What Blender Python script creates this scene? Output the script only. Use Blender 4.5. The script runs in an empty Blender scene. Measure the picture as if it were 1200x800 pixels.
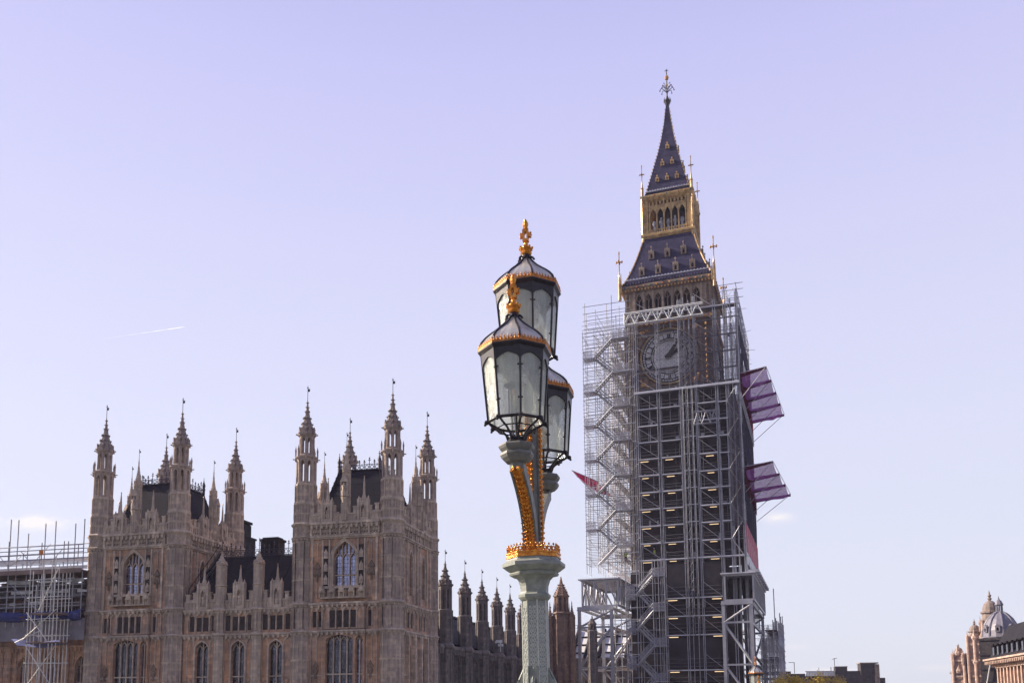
import bpy, math, random
from mathutils import Matrix, Vector
rad = math.radians
random.seed(7)
sc = bpy.context.scene
C = sc.collection

# ------------------------------------------------------------------ camera
P, RO = rad(6.8), rad(0.52)
rx = Vector((1, 0, 0)); fw = Vector((0, math.cos(P), math.sin(P))); up = Vector((0, -math.sin(P), math.cos(P)))
r2 = rx*math.cos(RO) - up*math.sin(RO); u2 = up*math.cos(RO) + rx*math.sin(RO)
cd = bpy.data.cameras.new('camera'); cam = bpy.data.objects.new('camera', cd); C.objects.link(cam)
m = Matrix.Identity(4)
for i in range(3):
    m[i][0] = r2[i]; m[i][1] = u2[i]; m[i][2] = -fw[i]
m[2][3] = 1.7
cam.matrix_world = m
cd.sensor_fit = 'HORIZONTAL'; cd.sensor_width = 36; cd.lens = 1050/1200*36
cd.shift_y = 293/1200
cd.clip_start = 0.1; cd.clip_end = 30000
sc.camera = cam

# ------------------------------------------------------------------ light and sky
SUN_EL, SUN_B = rad(31), rad(15)          # the sun stands to the left and a little behind the facades
sdir = Vector((-math.cos(SUN_B)*math.cos(SUN_EL), math.sin(SUN_B)*math.cos(SUN_EL), math.sin(SUN_EL)))
sl = bpy.data.lights.new('sun', 'SUN'); sl.energy = 5.0; sl.angle = rad(0.53); sl.color = (1.0, 0.86, 0.68)
so = bpy.data.objects.new('sun', sl); C.objects.link(so)
so.rotation_euler = sdir.to_track_quat('Z', 'Y').to_euler(); so.location = sdir*400
w = bpy.data.worlds.new('World'); sc.world = w; w.use_nodes = True
nt = w.node_tree; nt.nodes.clear()
def N(t, tree=None, **kw):
    n = (tree or nt).nodes.new(t)
    for k, v in kw.items(): setattr(n, k, v)
    return n
def lk(a, b, tree=None): (tree or nt).links.new(a, b)
sky = N('ShaderNodeTexSky', sky_type='NISHITA', sun_disc=False, sun_elevation=SUN_EL,
        sun_rotation=math.atan2(sdir.x, sdir.y), altitude=20, air_density=1.0, dust_density=1.2, ozone_density=1.5)
tc = N('ShaderNodeTexCoord'); sep = N('ShaderNodeSeparateXYZ'); lk(tc.outputs['Generated'], sep.inputs[0])
ramp = N('ShaderNodeValToRGB'); el = ramp.color_ramp.elements
el[0].position = 0.0; el[0].color = (.76, .80, .875, 1)
el[1].position = 1.0; el[1].color = (.14, .18, .55, 1)
for p_, c_ in ((.12, (.765, .80, .895, 1)), (.28, (.75, .765, .925, 1)), (.45, (.69, .69, .925, 1)), (.60, (.60, .59, .915, 1))):
    e = el.new(p_); e.color = c_
lk(sep.outputs['Z'], ramp.inputs[0])
# pale sky light scaled to the picture's lavender: part physical sky, part airlight that thickens to the horizon
sm = N('ShaderNodeMix', data_type='RGBA', blend_type='MULTIPLY'); sm.inputs[0].default_value = 1
lk(sky.outputs[0], sm.inputs[6]); sm.inputs[7].default_value = (.13, .12, .12, 1)
sr = N('ShaderNodeMix', data_type='RGBA', blend_type='MULTIPLY'); sr.inputs[0].default_value = 1
lk(ramp.outputs[0], sr.inputs[6]); sr.inputs[7].default_value = (5.5, 5.5, 5.65, 1)
ad = N('ShaderNodeMix', data_type='RGBA', blend_type='ADD'); ad.inputs[0].default_value = 1
# the half of the sky turned away from the view is the deeper one
azm = N('ShaderNodeMapRange'); lk(sep.outputs['Y'], azm.inputs[0]); azm.inputs[1].default_value = -.5; azm.inputs[2].default_value = .35; azm.inputs[3].default_value = .55; azm.inputs[4].default_value = 1.0
sz = N('ShaderNodeMix', data_type='RGBA', blend_type='MULTIPLY'); sz.inputs[0].default_value = 1; lk(sr.outputs[2], sz.inputs[6]); lk(azm.outputs[0], sz.inputs[7])
lk(sm.outputs[2], ad.inputs[6]); lk(sz.outputs[2], ad.inputs[7])
# clouds: a few small fair-weather clouds low over the horizon, as directions in the sky
dx = N('ShaderNodeMath', operation='DIVIDE'); lk(sep.outputs['X'], dx.inputs[0]); lk(sep.outputs['Y'], dx.inputs[1])
dz = N('ShaderNodeMath', operation='DIVIDE'); lk(sep.outputs['Z'], dz.inputs[0]); lk(sep.outputs['Y'], dz.inputs[1])
cv = N('ShaderNodeCombineXYZ'); lk(dx.outputs[0], cv.inputs[0]); lk(dz.outputs[0], cv.inputs[1])
nz = N('ShaderNodeTexNoise'); nz.inputs['Scale'].default_value = 60; nz.inputs['Detail'].default_value = 7; nz.inputs['Roughness'].default_value = .6
mp = N('ShaderNodeMapping'); mp.inputs['Scale'].default_value = (.5, 1.2, 1); lk(cv.outputs[0], mp.inputs[0]); lk(mp.outputs[0], nz.inputs['Vector'])
acc = None
for (cx, cz, wx, wz, st) in ((-.537, .203, .055, .0145, 1.5), (-.600, .207, .034, .011, 1.3), (.300, .2015, .030, .010, .85),
                             (.357, .0235, .050, .013, 1.4), (.27, .040, .04, .006, .25), (.31, .055, .05, .006, .18), (.47, .030, .05, .006, .2)):
    a = N('ShaderNodeVectorMath', operation='SUBTRACT'); lk(cv.outputs[0], a.inputs[0]); a.inputs[1].default_value = (cx, cz, 0)
    b = N('ShaderNodeVectorMath', operation='MULTIPLY'); lk(a.outputs[0], b.inputs[0]); b.inputs[1].default_value = (1/wx, 1/wz, 0)
    l = N('ShaderNodeVectorMath', operation='LENGTH'); lk(b.outputs[0], l.inputs[0])
    mr = N('ShaderNodeMapRange'); mr.inputs[1].default_value = 1.0; mr.inputs[2].default_value = 0.0; mr.inputs[3].default_value = 0; mr.inputs[4].default_value = 1
    lk(l.outputs['Value'], mr.inputs[0])
    nm = N('ShaderNodeMath', operation='MULTIPLY_ADD'); lk(nz.outputs[0], nm.inputs[0]); nm.inputs[1].default_value = 2.2; nm.inputs[2].default_value = -1.15
    s_ = N('ShaderNodeMath', operation='ADD'); lk(mr.outputs[0], s_.inputs[0]); lk(nm.outputs[0], s_.inputs[1])
    g = N('ShaderNodeMath', operation='MULTIPLY'); lk(s_.outputs[0], g.inputs[0]); lk(mr.outputs[0], g.inputs[1])
    c = N('ShaderNodeMath', operation='MULTIPLY', use_clamp=True); lk(g.outputs[0], c.inputs[0]); c.inputs[1].default_value = st*1.6
    if acc is None: acc = c
    else:
        mx = N('ShaderNodeMath', operation='MAXIMUM'); lk(acc.outputs[0], mx.inputs[0]); lk(c.outputs[0], mx.inputs[1]); acc = mx
fr = N('ShaderNodeMath', operation='GREATER_THAN'); lk(sep.outputs['Y'], fr.inputs[0]); fr.inputs[1].default_value = .1
fm = N('ShaderNodeMath', operation='MULTIPLY'); lk(acc.outputs[0], fm.inputs[0]); lk(fr.outputs[0], fm.inputs[1])
cm = N('ShaderNodeMix', data_type='RGBA'); lk(fm.outputs[0], cm.inputs[0]); lk(ad.outputs[2], cm.inputs[6]); cm.inputs[7].default_value = (6.0, 5.8, 5.8, 1)
bg = N('ShaderNodeBackground'); bg.inputs[1].default_value = 0.1; lk(cm.outputs[2], bg.inputs[0])
ow = N('ShaderNodeOutputWorld'); lk(bg.outputs[0], ow.inputs[0])
vs = sc.view_settings; vs.view_transform = 'Standard'; vs.look = 'None'; vs.exposure = 0.75; vs.gamma = 1; vs.use_curve_mapping = False
sc.render.engine = 'CYCLES'
sc.cycles.use_light_tree = False; sc.cycles.max_bounces = 8; sc.cycles.transparent_max_bounces = 24

# ------------------------------------------------------------------ materials
def newmat(name):
    mt = bpy.data.materials.new(name); mt.use_nodes = True
    t = mt.node_tree; b = t.nodes['Principled BSDF']
    return mt, t, b
def sset(b, **kw):
    for k, v in kw.items(): b.inputs[k.replace('_', ' ')].default_value = v
def rgb(c): return (c[0], c[1], c[2], 1)
def coords_uz(t):
    tcn = t.nodes.new('ShaderNodeTexCoord'); s = t.nodes.new('ShaderNodeSeparateXYZ'); t.links.new(tcn.outputs['Object'], s.inputs[0])
    a = t.nodes.new('ShaderNodeMath'); a.operation = 'ADD'; t.links.new(s.outputs[0], a.inputs[0]); t.links.new(s.outputs[1], a.inputs[1])
    cb = t.nodes.new('ShaderNodeCombineXYZ'); t.links.new(a.outputs[0], cb.inputs[0]); t.links.new(s.outputs[2], cb.inputs[1])
    return tcn, cb
def mixc(t, fac, a, b, mode='MIX'):
    n = t.nodes.new('ShaderNodeMix'); n.data_type = 'RGBA'; n.blend_type = mode
    for inp, v in ((0, fac), (6, a), (7, b)):
        if isinstance(v, (float, int)): n.inputs[inp].default_value = v
        elif isinstance(v, tuple): n.inputs[inp].default_value = rgb(v)
        else: t.links.new(v, n.inputs[inp])
    return n.outputs[2]
def noise(t, vec, scale, detail=4, rough=.55, stretch=None):
    n = t.nodes.new('ShaderNodeTexNoise'); n.inputs['Scale'].default_value = scale; n.inputs['Detail'].default_value = detail; n.inputs['Roughness'].default_value = rough
    if stretch:
        mpn = t.nodes.new('ShaderNodeMapping'); mpn.inputs['Scale'].default_value = stretch; t.links.new(vec, mpn.inputs[0]); vec = mpn.outputs[0]
    t.links.new(vec, n.inputs['Vector']); return n.outputs[0]
def mrange(t, v, a, b, c=0., d=1.):
    n = t.nodes.new('ShaderNodeMapRange'); t.links.new(v, n.inputs[0])
    for i, x in enumerate((a, b, c, d)): n.inputs[i+1].default_value = x
    return n.outputs[0]
def stone(name, base, other, grime, bw=.55, bh=.28, patch=.35, gr=.75, bump=.5, mortar=.85):
    mt, t, b = newmat(name)
    tcn, cb = coords_uz(t)
    br = t.nodes.new('ShaderNodeTexBrick'); t.links.new(cb.outputs[0], br.inputs['Vector'])
    br.inputs['Scale'].default_value = 1; br.inputs['Brick Width'].default_value = bw; br.inputs['Row Height'].default_value = bh
    br.inputs['Mortar Size'].default_value = .012; br.inputs['Bias'].default_value = 0
    br.inputs['Color1'].default_value = (1.13, 1.11, 1.08, 1); br.inputs['Color2'].default_value = (.80, .80, .82, 1); br.inputs['Mortar'].default_value = (mortar,)*3+(1,)
    o = tcn.outputs['Object']
    n1 = mrange(t, noise(t, o, patch, 5, .6), .38, .62)
    n2 = mrange(t, noise(t, o, 1.1, 6, .65, (1, 1, .22)), .45, .68)
    n3 = mrange(t, noise(t, o, 2.6, 5, .7, (1, 1, .5)), .52, .72)
    n4 = mrange(t, noise(t, o, 1.9, 3, .5), .56, .70)
    c = mixc(t, n1, base, other)
    f4 = t.nodes.new('ShaderNodeMath'); f4.operation = 'MULTIPLY'; t.links.new(n4, f4.inputs[0]); f4.inputs[1].default_value = .55
    c = mixc(t, f4.outputs[0], c, tuple(min(1, x*1.45) for x in base))
    c = mixc(t, 1.0, c, br.outputs[0], 'MULTIPLY')
    f = t.nodes.new('ShaderNodeMath'); f.operation = 'MULTIPLY'; t.links.new(n2, f.inputs[0]); f.inputs[1].default_value = gr
    c = mixc(t, f.outputs[0], c, grime)
    f2 = t.nodes.new('ShaderNodeMath'); f2.operation = 'MULTIPLY'; t.links.new(n3, f2.inputs[0]); f2.inputs[1].default_value = gr*.6
    c = mixc(t, f2.outputs[0], c, tuple(x*.6 for x in grime))
    t.links.new(c, b.inputs['Base Color'])
    bp = t.nodes.new('ShaderNodeBump'); bp.inputs['Strength'].default_value = bump; bp.inputs['Distance'].default_value = .04
    nb = noise(t, o, 9, 4, .7)
    ma = t.nodes.new('ShaderNodeMath'); ma.operation = 'MULTIPLY_ADD'; t.links.new(br.outputs['Fac'], ma.inputs[0]); ma.inputs[1].default_value = -.6; t.links.new(nb, ma.inputs[2])
    t.links.new(ma.outputs[0], bp.inputs['Height']); t.links.new(bp.outputs[0], b.inputs['Normal'])
    sset(b, Roughness=.88); b.inputs['Specular IOR Level'].default_value = .25
    return mt
def plain(name, col, rough=.6, metal=0., var=.15, scale=3., bump=0., spec=.5, dark=None):
    mt, t, b = newmat(name)
    tcn = t.nodes.new('ShaderNodeTexCoord'); n = noise(t, tcn.outputs['Object'], scale, 5, .65)
    d = dark or tuple(x*(1-2*var) for x in col)
    c = mixc(t, mrange(t, n, .35, .65), col, d); t.links.new(c, b.inputs['Base Color'])
    r = mrange(t, n, .3, .7, rough*.85, min(1, rough*1.15)); t.links.new(r, b.inputs['Roughness'])
    b.inputs['Metallic'].default_value = metal; b.inputs['Specular IOR Level'].default_value = spec
    if bump:
        bp = t.nodes.new('ShaderNodeBump'); bp.inputs['Strength'].default_value = bump; bp.inputs['Distance'].default_value = .02
        t.links.new(noise(t, tcn.outputs['Object'], scale*4, 4), bp.inputs['Height']); t.links.new(bp.outputs[0], b.inputs['Normal'])
    return mt
def tiles(name, col, col2, bw, bh, mortar, rough=.5, msize=.04, metal=0.):
    mt, t, b = newmat(name); tcn, cb = coords_uz(t)
    br = t.nodes.new('ShaderNodeTexBrick'); t.links.new(cb.outputs[0], br.inputs['Vector']); br.inputs['Scale'].default_value = 1
    br.inputs['Brick Width'].default_value = bw; br.inputs['Row Height'].default_value = bh; br.inputs['Mortar Size'].default_value = msize
    br.inputs['Color1'].default_value = rgb(col); br.inputs['Color2'].default_value = rgb(col2); br.inputs['Mortar'].default_value = rgb(mortar)
    n = mrange(t, noise(t, tcn.outputs['Object'], .8, 5, .65), .3, .7, .75, 1.2)
    c = mixc(t, 1.0, br.outputs[0], n, 'MULTIPLY'); t.links.new(c, b.inputs['Base Color'])
    bp = t.nodes.new('ShaderNodeBump'); bp.inputs['Strength'].default_value = .5; bp.inputs['Distance'].default_value = .05; bp.invert = True
    t.links.new(br.outputs['Fac'], bp.inputs['Height']); t.links.new(bp.outputs[0], b.inputs['Normal'])
    sset(b, Roughness=rough, Metallic=metal); b.inputs['Specular IOR Level'].default_value = .5 if rough < .5 else .08; return mt
def net(name, col, alpha, fine=8., trans=True):
    mt, t, b = newmat(name); out = t.nodes['Material Output']; t.nodes.remove(b)
    tcn, cb = coords_uz(t)
    d = t.nodes.new('ShaderNodeBsdfDiffuse'); tl = t.nodes.new('ShaderNodeBsdfTranslucent')
    n = mrange(t, noise(t, tcn.outputs['Object'], 1.3, 5, .6), .3, .7, .8, 1.15)
    c = mixc(t, 1.0, col, n, 'MULTIPLY'); t.links.new(c, d.inputs[0]); t.links.new(c, tl.inputs[0])
    ms = t.nodes.new('ShaderNodeMixShader'); ms.inputs[0].default_value = .55 if trans else .1
    t.links.new(d.outputs[0], ms.inputs[1]); t.links.new(tl.outputs[0], ms.inputs[2])
    tr = t.nodes.new('ShaderNodeBsdfTransparent'); m2 = t.nodes.new('ShaderNodeMixShader')
    a = mrange(t, noise(t, tcn.outputs['Object'], fine, 3, .6), .3, .7, alpha-.12, min(1, alpha+.12)); t.links.new(a, m2.inputs[0])
    t.links.new(tr.outputs[0], m2.inputs[1]); t.links.new(ms.outputs[0], m2.inputs[2]); t.links.new(m2.outputs[0], out.inputs[0]); return mt

M = {}
M['stone'] = stone('stone grey', (.68, .55, .44), (.55, .45, .375), (.22, .18, .155), gr=.6)
M['stone_mid'] = stone('stone recess grey', (.55, .435, .365), (.43, .35, .31), (.15, .12, .11), gr=.62)  # turret panel backs: recess shade put into a darker stone colour
M['spire'] = stone('stone spire', (.36, .295, .265), (.29, .24, .225), (.12, .10, .10))
M['warm'] = stone('stone warm', (.66, .38, .235), (.52, .37, .29), (.14, .105, .095), gr=.7)
M['wing'] = stone('stone sooty shaded', (.26, .225, .21), (.20, .175, .17), (.085, .075, .08))  # soot and the shade of the north side both in this colour
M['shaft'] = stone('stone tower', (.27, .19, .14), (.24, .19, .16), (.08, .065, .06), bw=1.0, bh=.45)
M['buff'] = stone('stone buff', (.40, .315, .245), (.34, .27, .22), (.13, .10, .09), bw=.8, bh=.4)
M['brown'] = stone('stone brown', (.36, .235, .175), (.29, .20, .16), (.10, .08, .075))
M['pink'] = stone('stone pink', (.62, .46, .39), (.55, .40, .34), (.30, .21, .18), bw=.9, bh=.4, gr=.45)
M['brick'] = stone('brick red', (.36, .19, .13), (.30, .17, .12), (.10, .08, .08), bw=.6, bh=.2, mortar=.9)
M['darkbrick'] = stone('brick dark', (.085, .075, .08), (.06, .055, .062), (.035, .03, .035), bw=.8, bh=.3)
M['slate'] = tiles('slate', (.034, .032, .040), (.025, .024, .032), .45, .22, (.016, .016, .020), .75, .015)
M['lead'] = tiles('roof lead', (.030, .030, .046), (.024, .024, .037), 1.35, 1.15, (.014, .014, .02), .7, .03)
M['iron_tile'] = tiles('roof iron', (.056, .052, .108), (.042, .040, .085), .62, .50, (.040, .038, .064), .56, .02)
M['dome_lead'] = plain('dome lead', (.235, .225, .28), .45, .1, .12, 1.0)
M['stain_lead'] = plain('dome stone', (.30, .235, .21), .8, 0, .2, 1.0)
M['gold'] = plain('gilding', (.98, .44, .075), .27, .55, .22, 22., .5, dark=(.55, .17, .02))
M['gold_old'] = plain('old gilding', (.80, .33, .075), .4, .4, .22, 22., .4, dark=(.38, .12, .025))
M['gold_far'] = plain('gilding far', (.80, .45, .14), .35, .4, .2, 2., dark=(.36, .16, .045))
M['gilt_stone'] = plain('gilt stone', (.68, .47, .20), .55, .15, .2, 1.6, dark=(.30, .18, .08))
M['green_em'] = plain('green shield', (.05, .13, .11), .5)
M['red_em'] = plain('red shield', (.35, .07, .03), .5)
M['iron'] = plain('black iron', (.042, .036, .046), .38, .2, .2, 20., .15)
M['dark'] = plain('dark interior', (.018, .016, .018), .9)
M['cresting'] = plain('cresting iron', (.075, .07, .115), .55, .2)
M['paint'] = plain('sage paint', (.335, .355, .32), .5, 0, .12, 14., .2, dark=(.225, .245, .215))
M['paint_lt'] = plain('sage paint relief', (.57, .59, .54), .5, 0, .08, 18.)
M['paint_gr'] = plain('arm paint', (.20, .20, .185), .5, 0, .15, 14., .1)
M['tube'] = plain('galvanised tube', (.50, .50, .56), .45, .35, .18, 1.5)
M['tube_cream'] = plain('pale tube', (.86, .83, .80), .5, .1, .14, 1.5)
M['steel'] = plain('grey steel', (.50, .50, .54), .45, .15, .10, .8, dark=(.38, .38, .42))
M['steel_dark'] = plain('dark steel plate', (.17, .17, .19), .55, .1, .2, .8)
M['rail'] = plain('dull tube', (.22, .22, .25), .55, .2, .2, 1.5)
M['recess'] = plain('recess shade brown', (.060, .045, .042), .9, 0, .25, 2.5)  # shade of recesses and niches put into a flat dark colour
M['board'] = plain('scaffold board', (.80, .79, .86), .7, 0, .15, 1.2)
M['timber'] = plain('timber', (.27, .195, .17), .75, 0, .2, 1.5)
M['sheet'] = plain('shade sheet', (.032, .026, .036), .8, 0, .2, .6)  # flat near-black colour standing in for deep shade
M['panel'] = plain('guard panel', (.62, .62, .70), .55, .1, .08, .8)
M['hand'] = plain('hand black', (.012, .012, .018), .5)
M['opal'] = tiles('opal glass', (.86, .84, .87), (.70, .68, .74), .62, .30, (.20, .20, .25), .3, .02)
M['net_dark'] = net('net dark', (.115, .110, .165), .80, 9.)
M['net_grey'] = net('net grey', (.17, .165, .225), .38, 9.)
M['net_fine'] = net('net fine', (.15, .145, .20), .26, 9.)
M['net_pale'] = net('net pale', (.60, .60, .68), .36, 9.)
M['net_purple'] = net('net purple', (.58, .20, .56), .56, 5.)
M['net_red'] = net('net red', (.72, .05, .24), .90, 6.)
M['net_deep'] = net('net deep', (.19, .012, .065), .93, 6.)
M['hoard_red'] = plain('hoarding red', (.55, .015, .09), .6)
M['white'] = plain('white paint', (.78, .78, .78), .5, 0, .06)
M['tarp'] = net('tarp blue', (.09, .12, .36), 1.1, 3.)
M['tarp_lt'] = net('tarp pale blue', (.34, .38, .75), 1.1, 3.)
M['sheeting'] = net('grey sheeting', (.40, .39, .46), 1.1, 2.)
M['asphalt'] = plain('asphalt', (.05, .05, .052), .9, 0, .15, 6.)
M['paving'] = stone('paving', (.30, .29, .27), (.26, .25, .24), (.16, .15, .15), bw=.9, bh=.6)
M['granite'] = plain('granite kerb', (.30, .30, .30), .8, 0, .15, 12.)
M['grass'] = plain('grass', (.06, .09, .03), .9, 0, .3, 4.)
M['leaf'] = plain('yellow leaf', (.85, .58, .02), .6, 0, .2, 2., dark=(.42, .30, .02))
M['bark'] = plain('bark', (.10, .075, .055), .9)
M['skin'] = plain('skin', (.50, .33, .25), .6)
M['hivis'] = plain('hi vis yellow', (.60, .72, .12), .7)
M['orangevis'] = plain('hi vis orange', (.75, .25, .04), .7)
M['navy'] = plain('navy work trousers', (.04, .045, .075), .8)
# window glass that mirrors the sky
def glass(name, col, metal, rough, lead=(.018, .018, .022), bw=.22, bh=.30):
    mt, t, b = newmat(name); tcn, cb = coords_uz(t)
    br = t.nodes.new('ShaderNodeTexBrick'); t.links.new(cb.outputs[0], br.inputs['Vector']); br.inputs['Scale'].default_value = 1; br.offset = 0
    br.inputs['Brick Width'].default_value = bw; br.inputs['Row Height'].default_value = bh; br.inputs['Mortar Size'].default_value = .016
    br.inputs['Color1'].default_value = rgb(col); br.inputs['Color2'].default_value = rgb(tuple(x*.6 for x in col)); br.inputs['Mortar'].default_value = rgb(lead)
    n = mrange(t, noise(t, tcn.outputs['Object'], 2.2, 3), .35, .65, .55, 1.1)
    t.links.new(mixc(t, 1.0, br.outputs[0], n, 'MULTIPLY'), b.inputs['Base Color'])
    bp = t.nodes.new('ShaderNodeBump'); bp.inputs['Strength'].default_value = .25; bp.inputs['Distance'].default_value = .03
    t.links.new(noise(t, tcn.outputs['Object'], 3.5, 2), bp.inputs['Height']); t.links.new(bp.outputs[0], b.inputs['Normal'])
    mm = t.nodes.new('ShaderNodeMath'); mm.operation = 'MULTIPLY_ADD'; t.links.new(br.outputs['Fac'], mm.inputs[0]); mm.inputs[1].default_value = -metal; mm.inputs[2].default_value = metal
    t.links.new(mm.outputs[0], b.inputs['Metallic']); sset(b, Roughness=rough); return mt
M['glass'] = glass('leaded glass', (.52, .53, .80), .85, .12)
M['glass_dim'] = glass('leaded glass dim', (.15, .15, .20), .8, .16)  # dimmer reflection of the low windows put into the tint
M['glass_far'] = plain('office glass', (.10, .13, .15), .12, .5)
# rippled lantern glass: partly clear, partly milky, with a bumped surface
def ripple(name, milk, milkfac, bump, clear=(.93, .96, .95), gloss=.10):
    mt, t, b = newmat(name); out = t.nodes['Material Output']; t.nodes.remove(b)
    tcn = t.nodes.new('ShaderNodeTexCoord'); o = tcn.outputs['Object']
    n = noise(t, o, 46, 3, .6); st = noise(t, o, 8, 4, .6, (1, 1, .2)); sp = noise(t, o, 70, 2, .5)
    bp = t.nodes.new('ShaderNodeBump'); bp.inputs['Strength'].default_value = bump; bp.inputs['Distance'].default_value = .012; t.links.new(n, bp.inputs['Height'])
    tl = t.nodes.new('ShaderNodeBsdfTranslucent'); df = t.nodes.new('ShaderNodeBsdfDiffuse'); tr = t.nodes.new('ShaderNodeBsdfTransparent'); gl = t.nodes.new('ShaderNodeBsdfGlossy')
    gl.inputs['Roughness'].default_value = .12; t.links.new(bp.outputs[0], gl.inputs['Normal'])
    c = mixc(t, mrange(t, st, .38, .62), milk, (milk[0]*.80, milk[1]*.86, milk[2]*.83)); t.links.new(c, tl.inputs[0]); t.links.new(c, df.inputs[0])
    t.links.new(bp.outputs[0], df.inputs['Normal']); t.links.new(bp.outputs[0], tl.inputs['Normal'])
    t.links.new(mixc(t, mrange(t, sp, .35, .65), clear, tuple(x*.8 for x in clear)), tr.inputs[0])
    def mx(f, a, b_):
        m = t.nodes.new('ShaderNodeMixShader'); t.links.new(a, m.inputs[1]); t.links.new(b_, m.inputs[2])
        if isinstance(f, float): m.inputs[0].default_value = f
        else: t.links.new(f, m.inputs[0])
        return m.outputs[0]
    m0 = mx(.5, df.outputs[0], tl.outputs[0])
    m1 = mx(mrange(t, st, .35, .65, milkfac-.16, milkfac+.2), tr.outputs[0], m0)
    t.links.new(mx(gloss, m1, gl.outputs[0]), out.inputs[0]); return mt
M['lglass'] = ripple('lantern glass', (.93, .93, .90), .30, .9, (.97, .985, .975))
M['dglass'] = ripple('dome glass', (.86, .82, .84), .70, .15, (.92, .9, .92), .14)
M['bulb'] = plain('lamp bulb', (.75, .66, .48), .3)
mt, t_, b_ = newmat('strip light'); b_.inputs['Base Color'].default_value = (.8, .6, .4, 1); b_.inputs['Emission Color'].default_value = (1.0, .70, .38, 1); b_.inputs['Emission Strength'].default_value = .75; M['strip'] = mt; mt.cycles.emission_sampling = 'NONE'
# vapour trail: thin ice cloud that lets the sun through
mt, t_, b_ = newmat('ice cloud'); t_.nodes.remove(b_); d1 = t_.nodes.new('ShaderNodeBsdfDiffuse'); d2 = t_.nodes.new('ShaderNodeBsdfTranslucent'); d1.inputs[0].default_value = (.68, .68, .68, 1); d2.inputs[0].default_value = (.68, .68, .68, 1)
a_ = t_.nodes.new('ShaderNodeAddShader'); t_.links.new(d1.outputs[0], a_.inputs[0]); t_.links.new(d2.outputs[0], a_.inputs[1]); t_.links.new(a_.outputs[0], t_.nodes['Material Output'].inputs[0]); M['ice'] = mt
# thin even haze
mt, t_, b_ = newmat('haze air'); t_.nodes.remove(b_); pv = t_.nodes.new('ShaderNodeVolumePrincipled'); pv.inputs['Color'].default_value = (.80, .75, 1.0, 1); pv.inputs['Density'].default_value = .00021; pv.inputs['Anisotropy'].default_value = .2
t_.links.new(pv.outputs[0], t_.nodes['Material Output'].inputs['Volume']); M['haze'] = mt
# river water
mt, t_, b_ = newmat('river water'); b_.inputs['Base Color'].default_value = (.05, .055, .04, 1); b_.inputs['Roughness'].default_value = .12
tcn = t_.nodes.new('ShaderNodeTexCoord'); bp = t_.nodes.new('ShaderNodeBump'); bp.inputs['Strength'].default_value = .4; bp.inputs['Distance'].default_value = .3
t_.links.new(noise(t_, tcn.outputs['Object'], .6, 5), bp.inputs['Height']); t_.links.new(bp.outputs[0], b_.inputs['Normal']); M['water'] = mt

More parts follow.
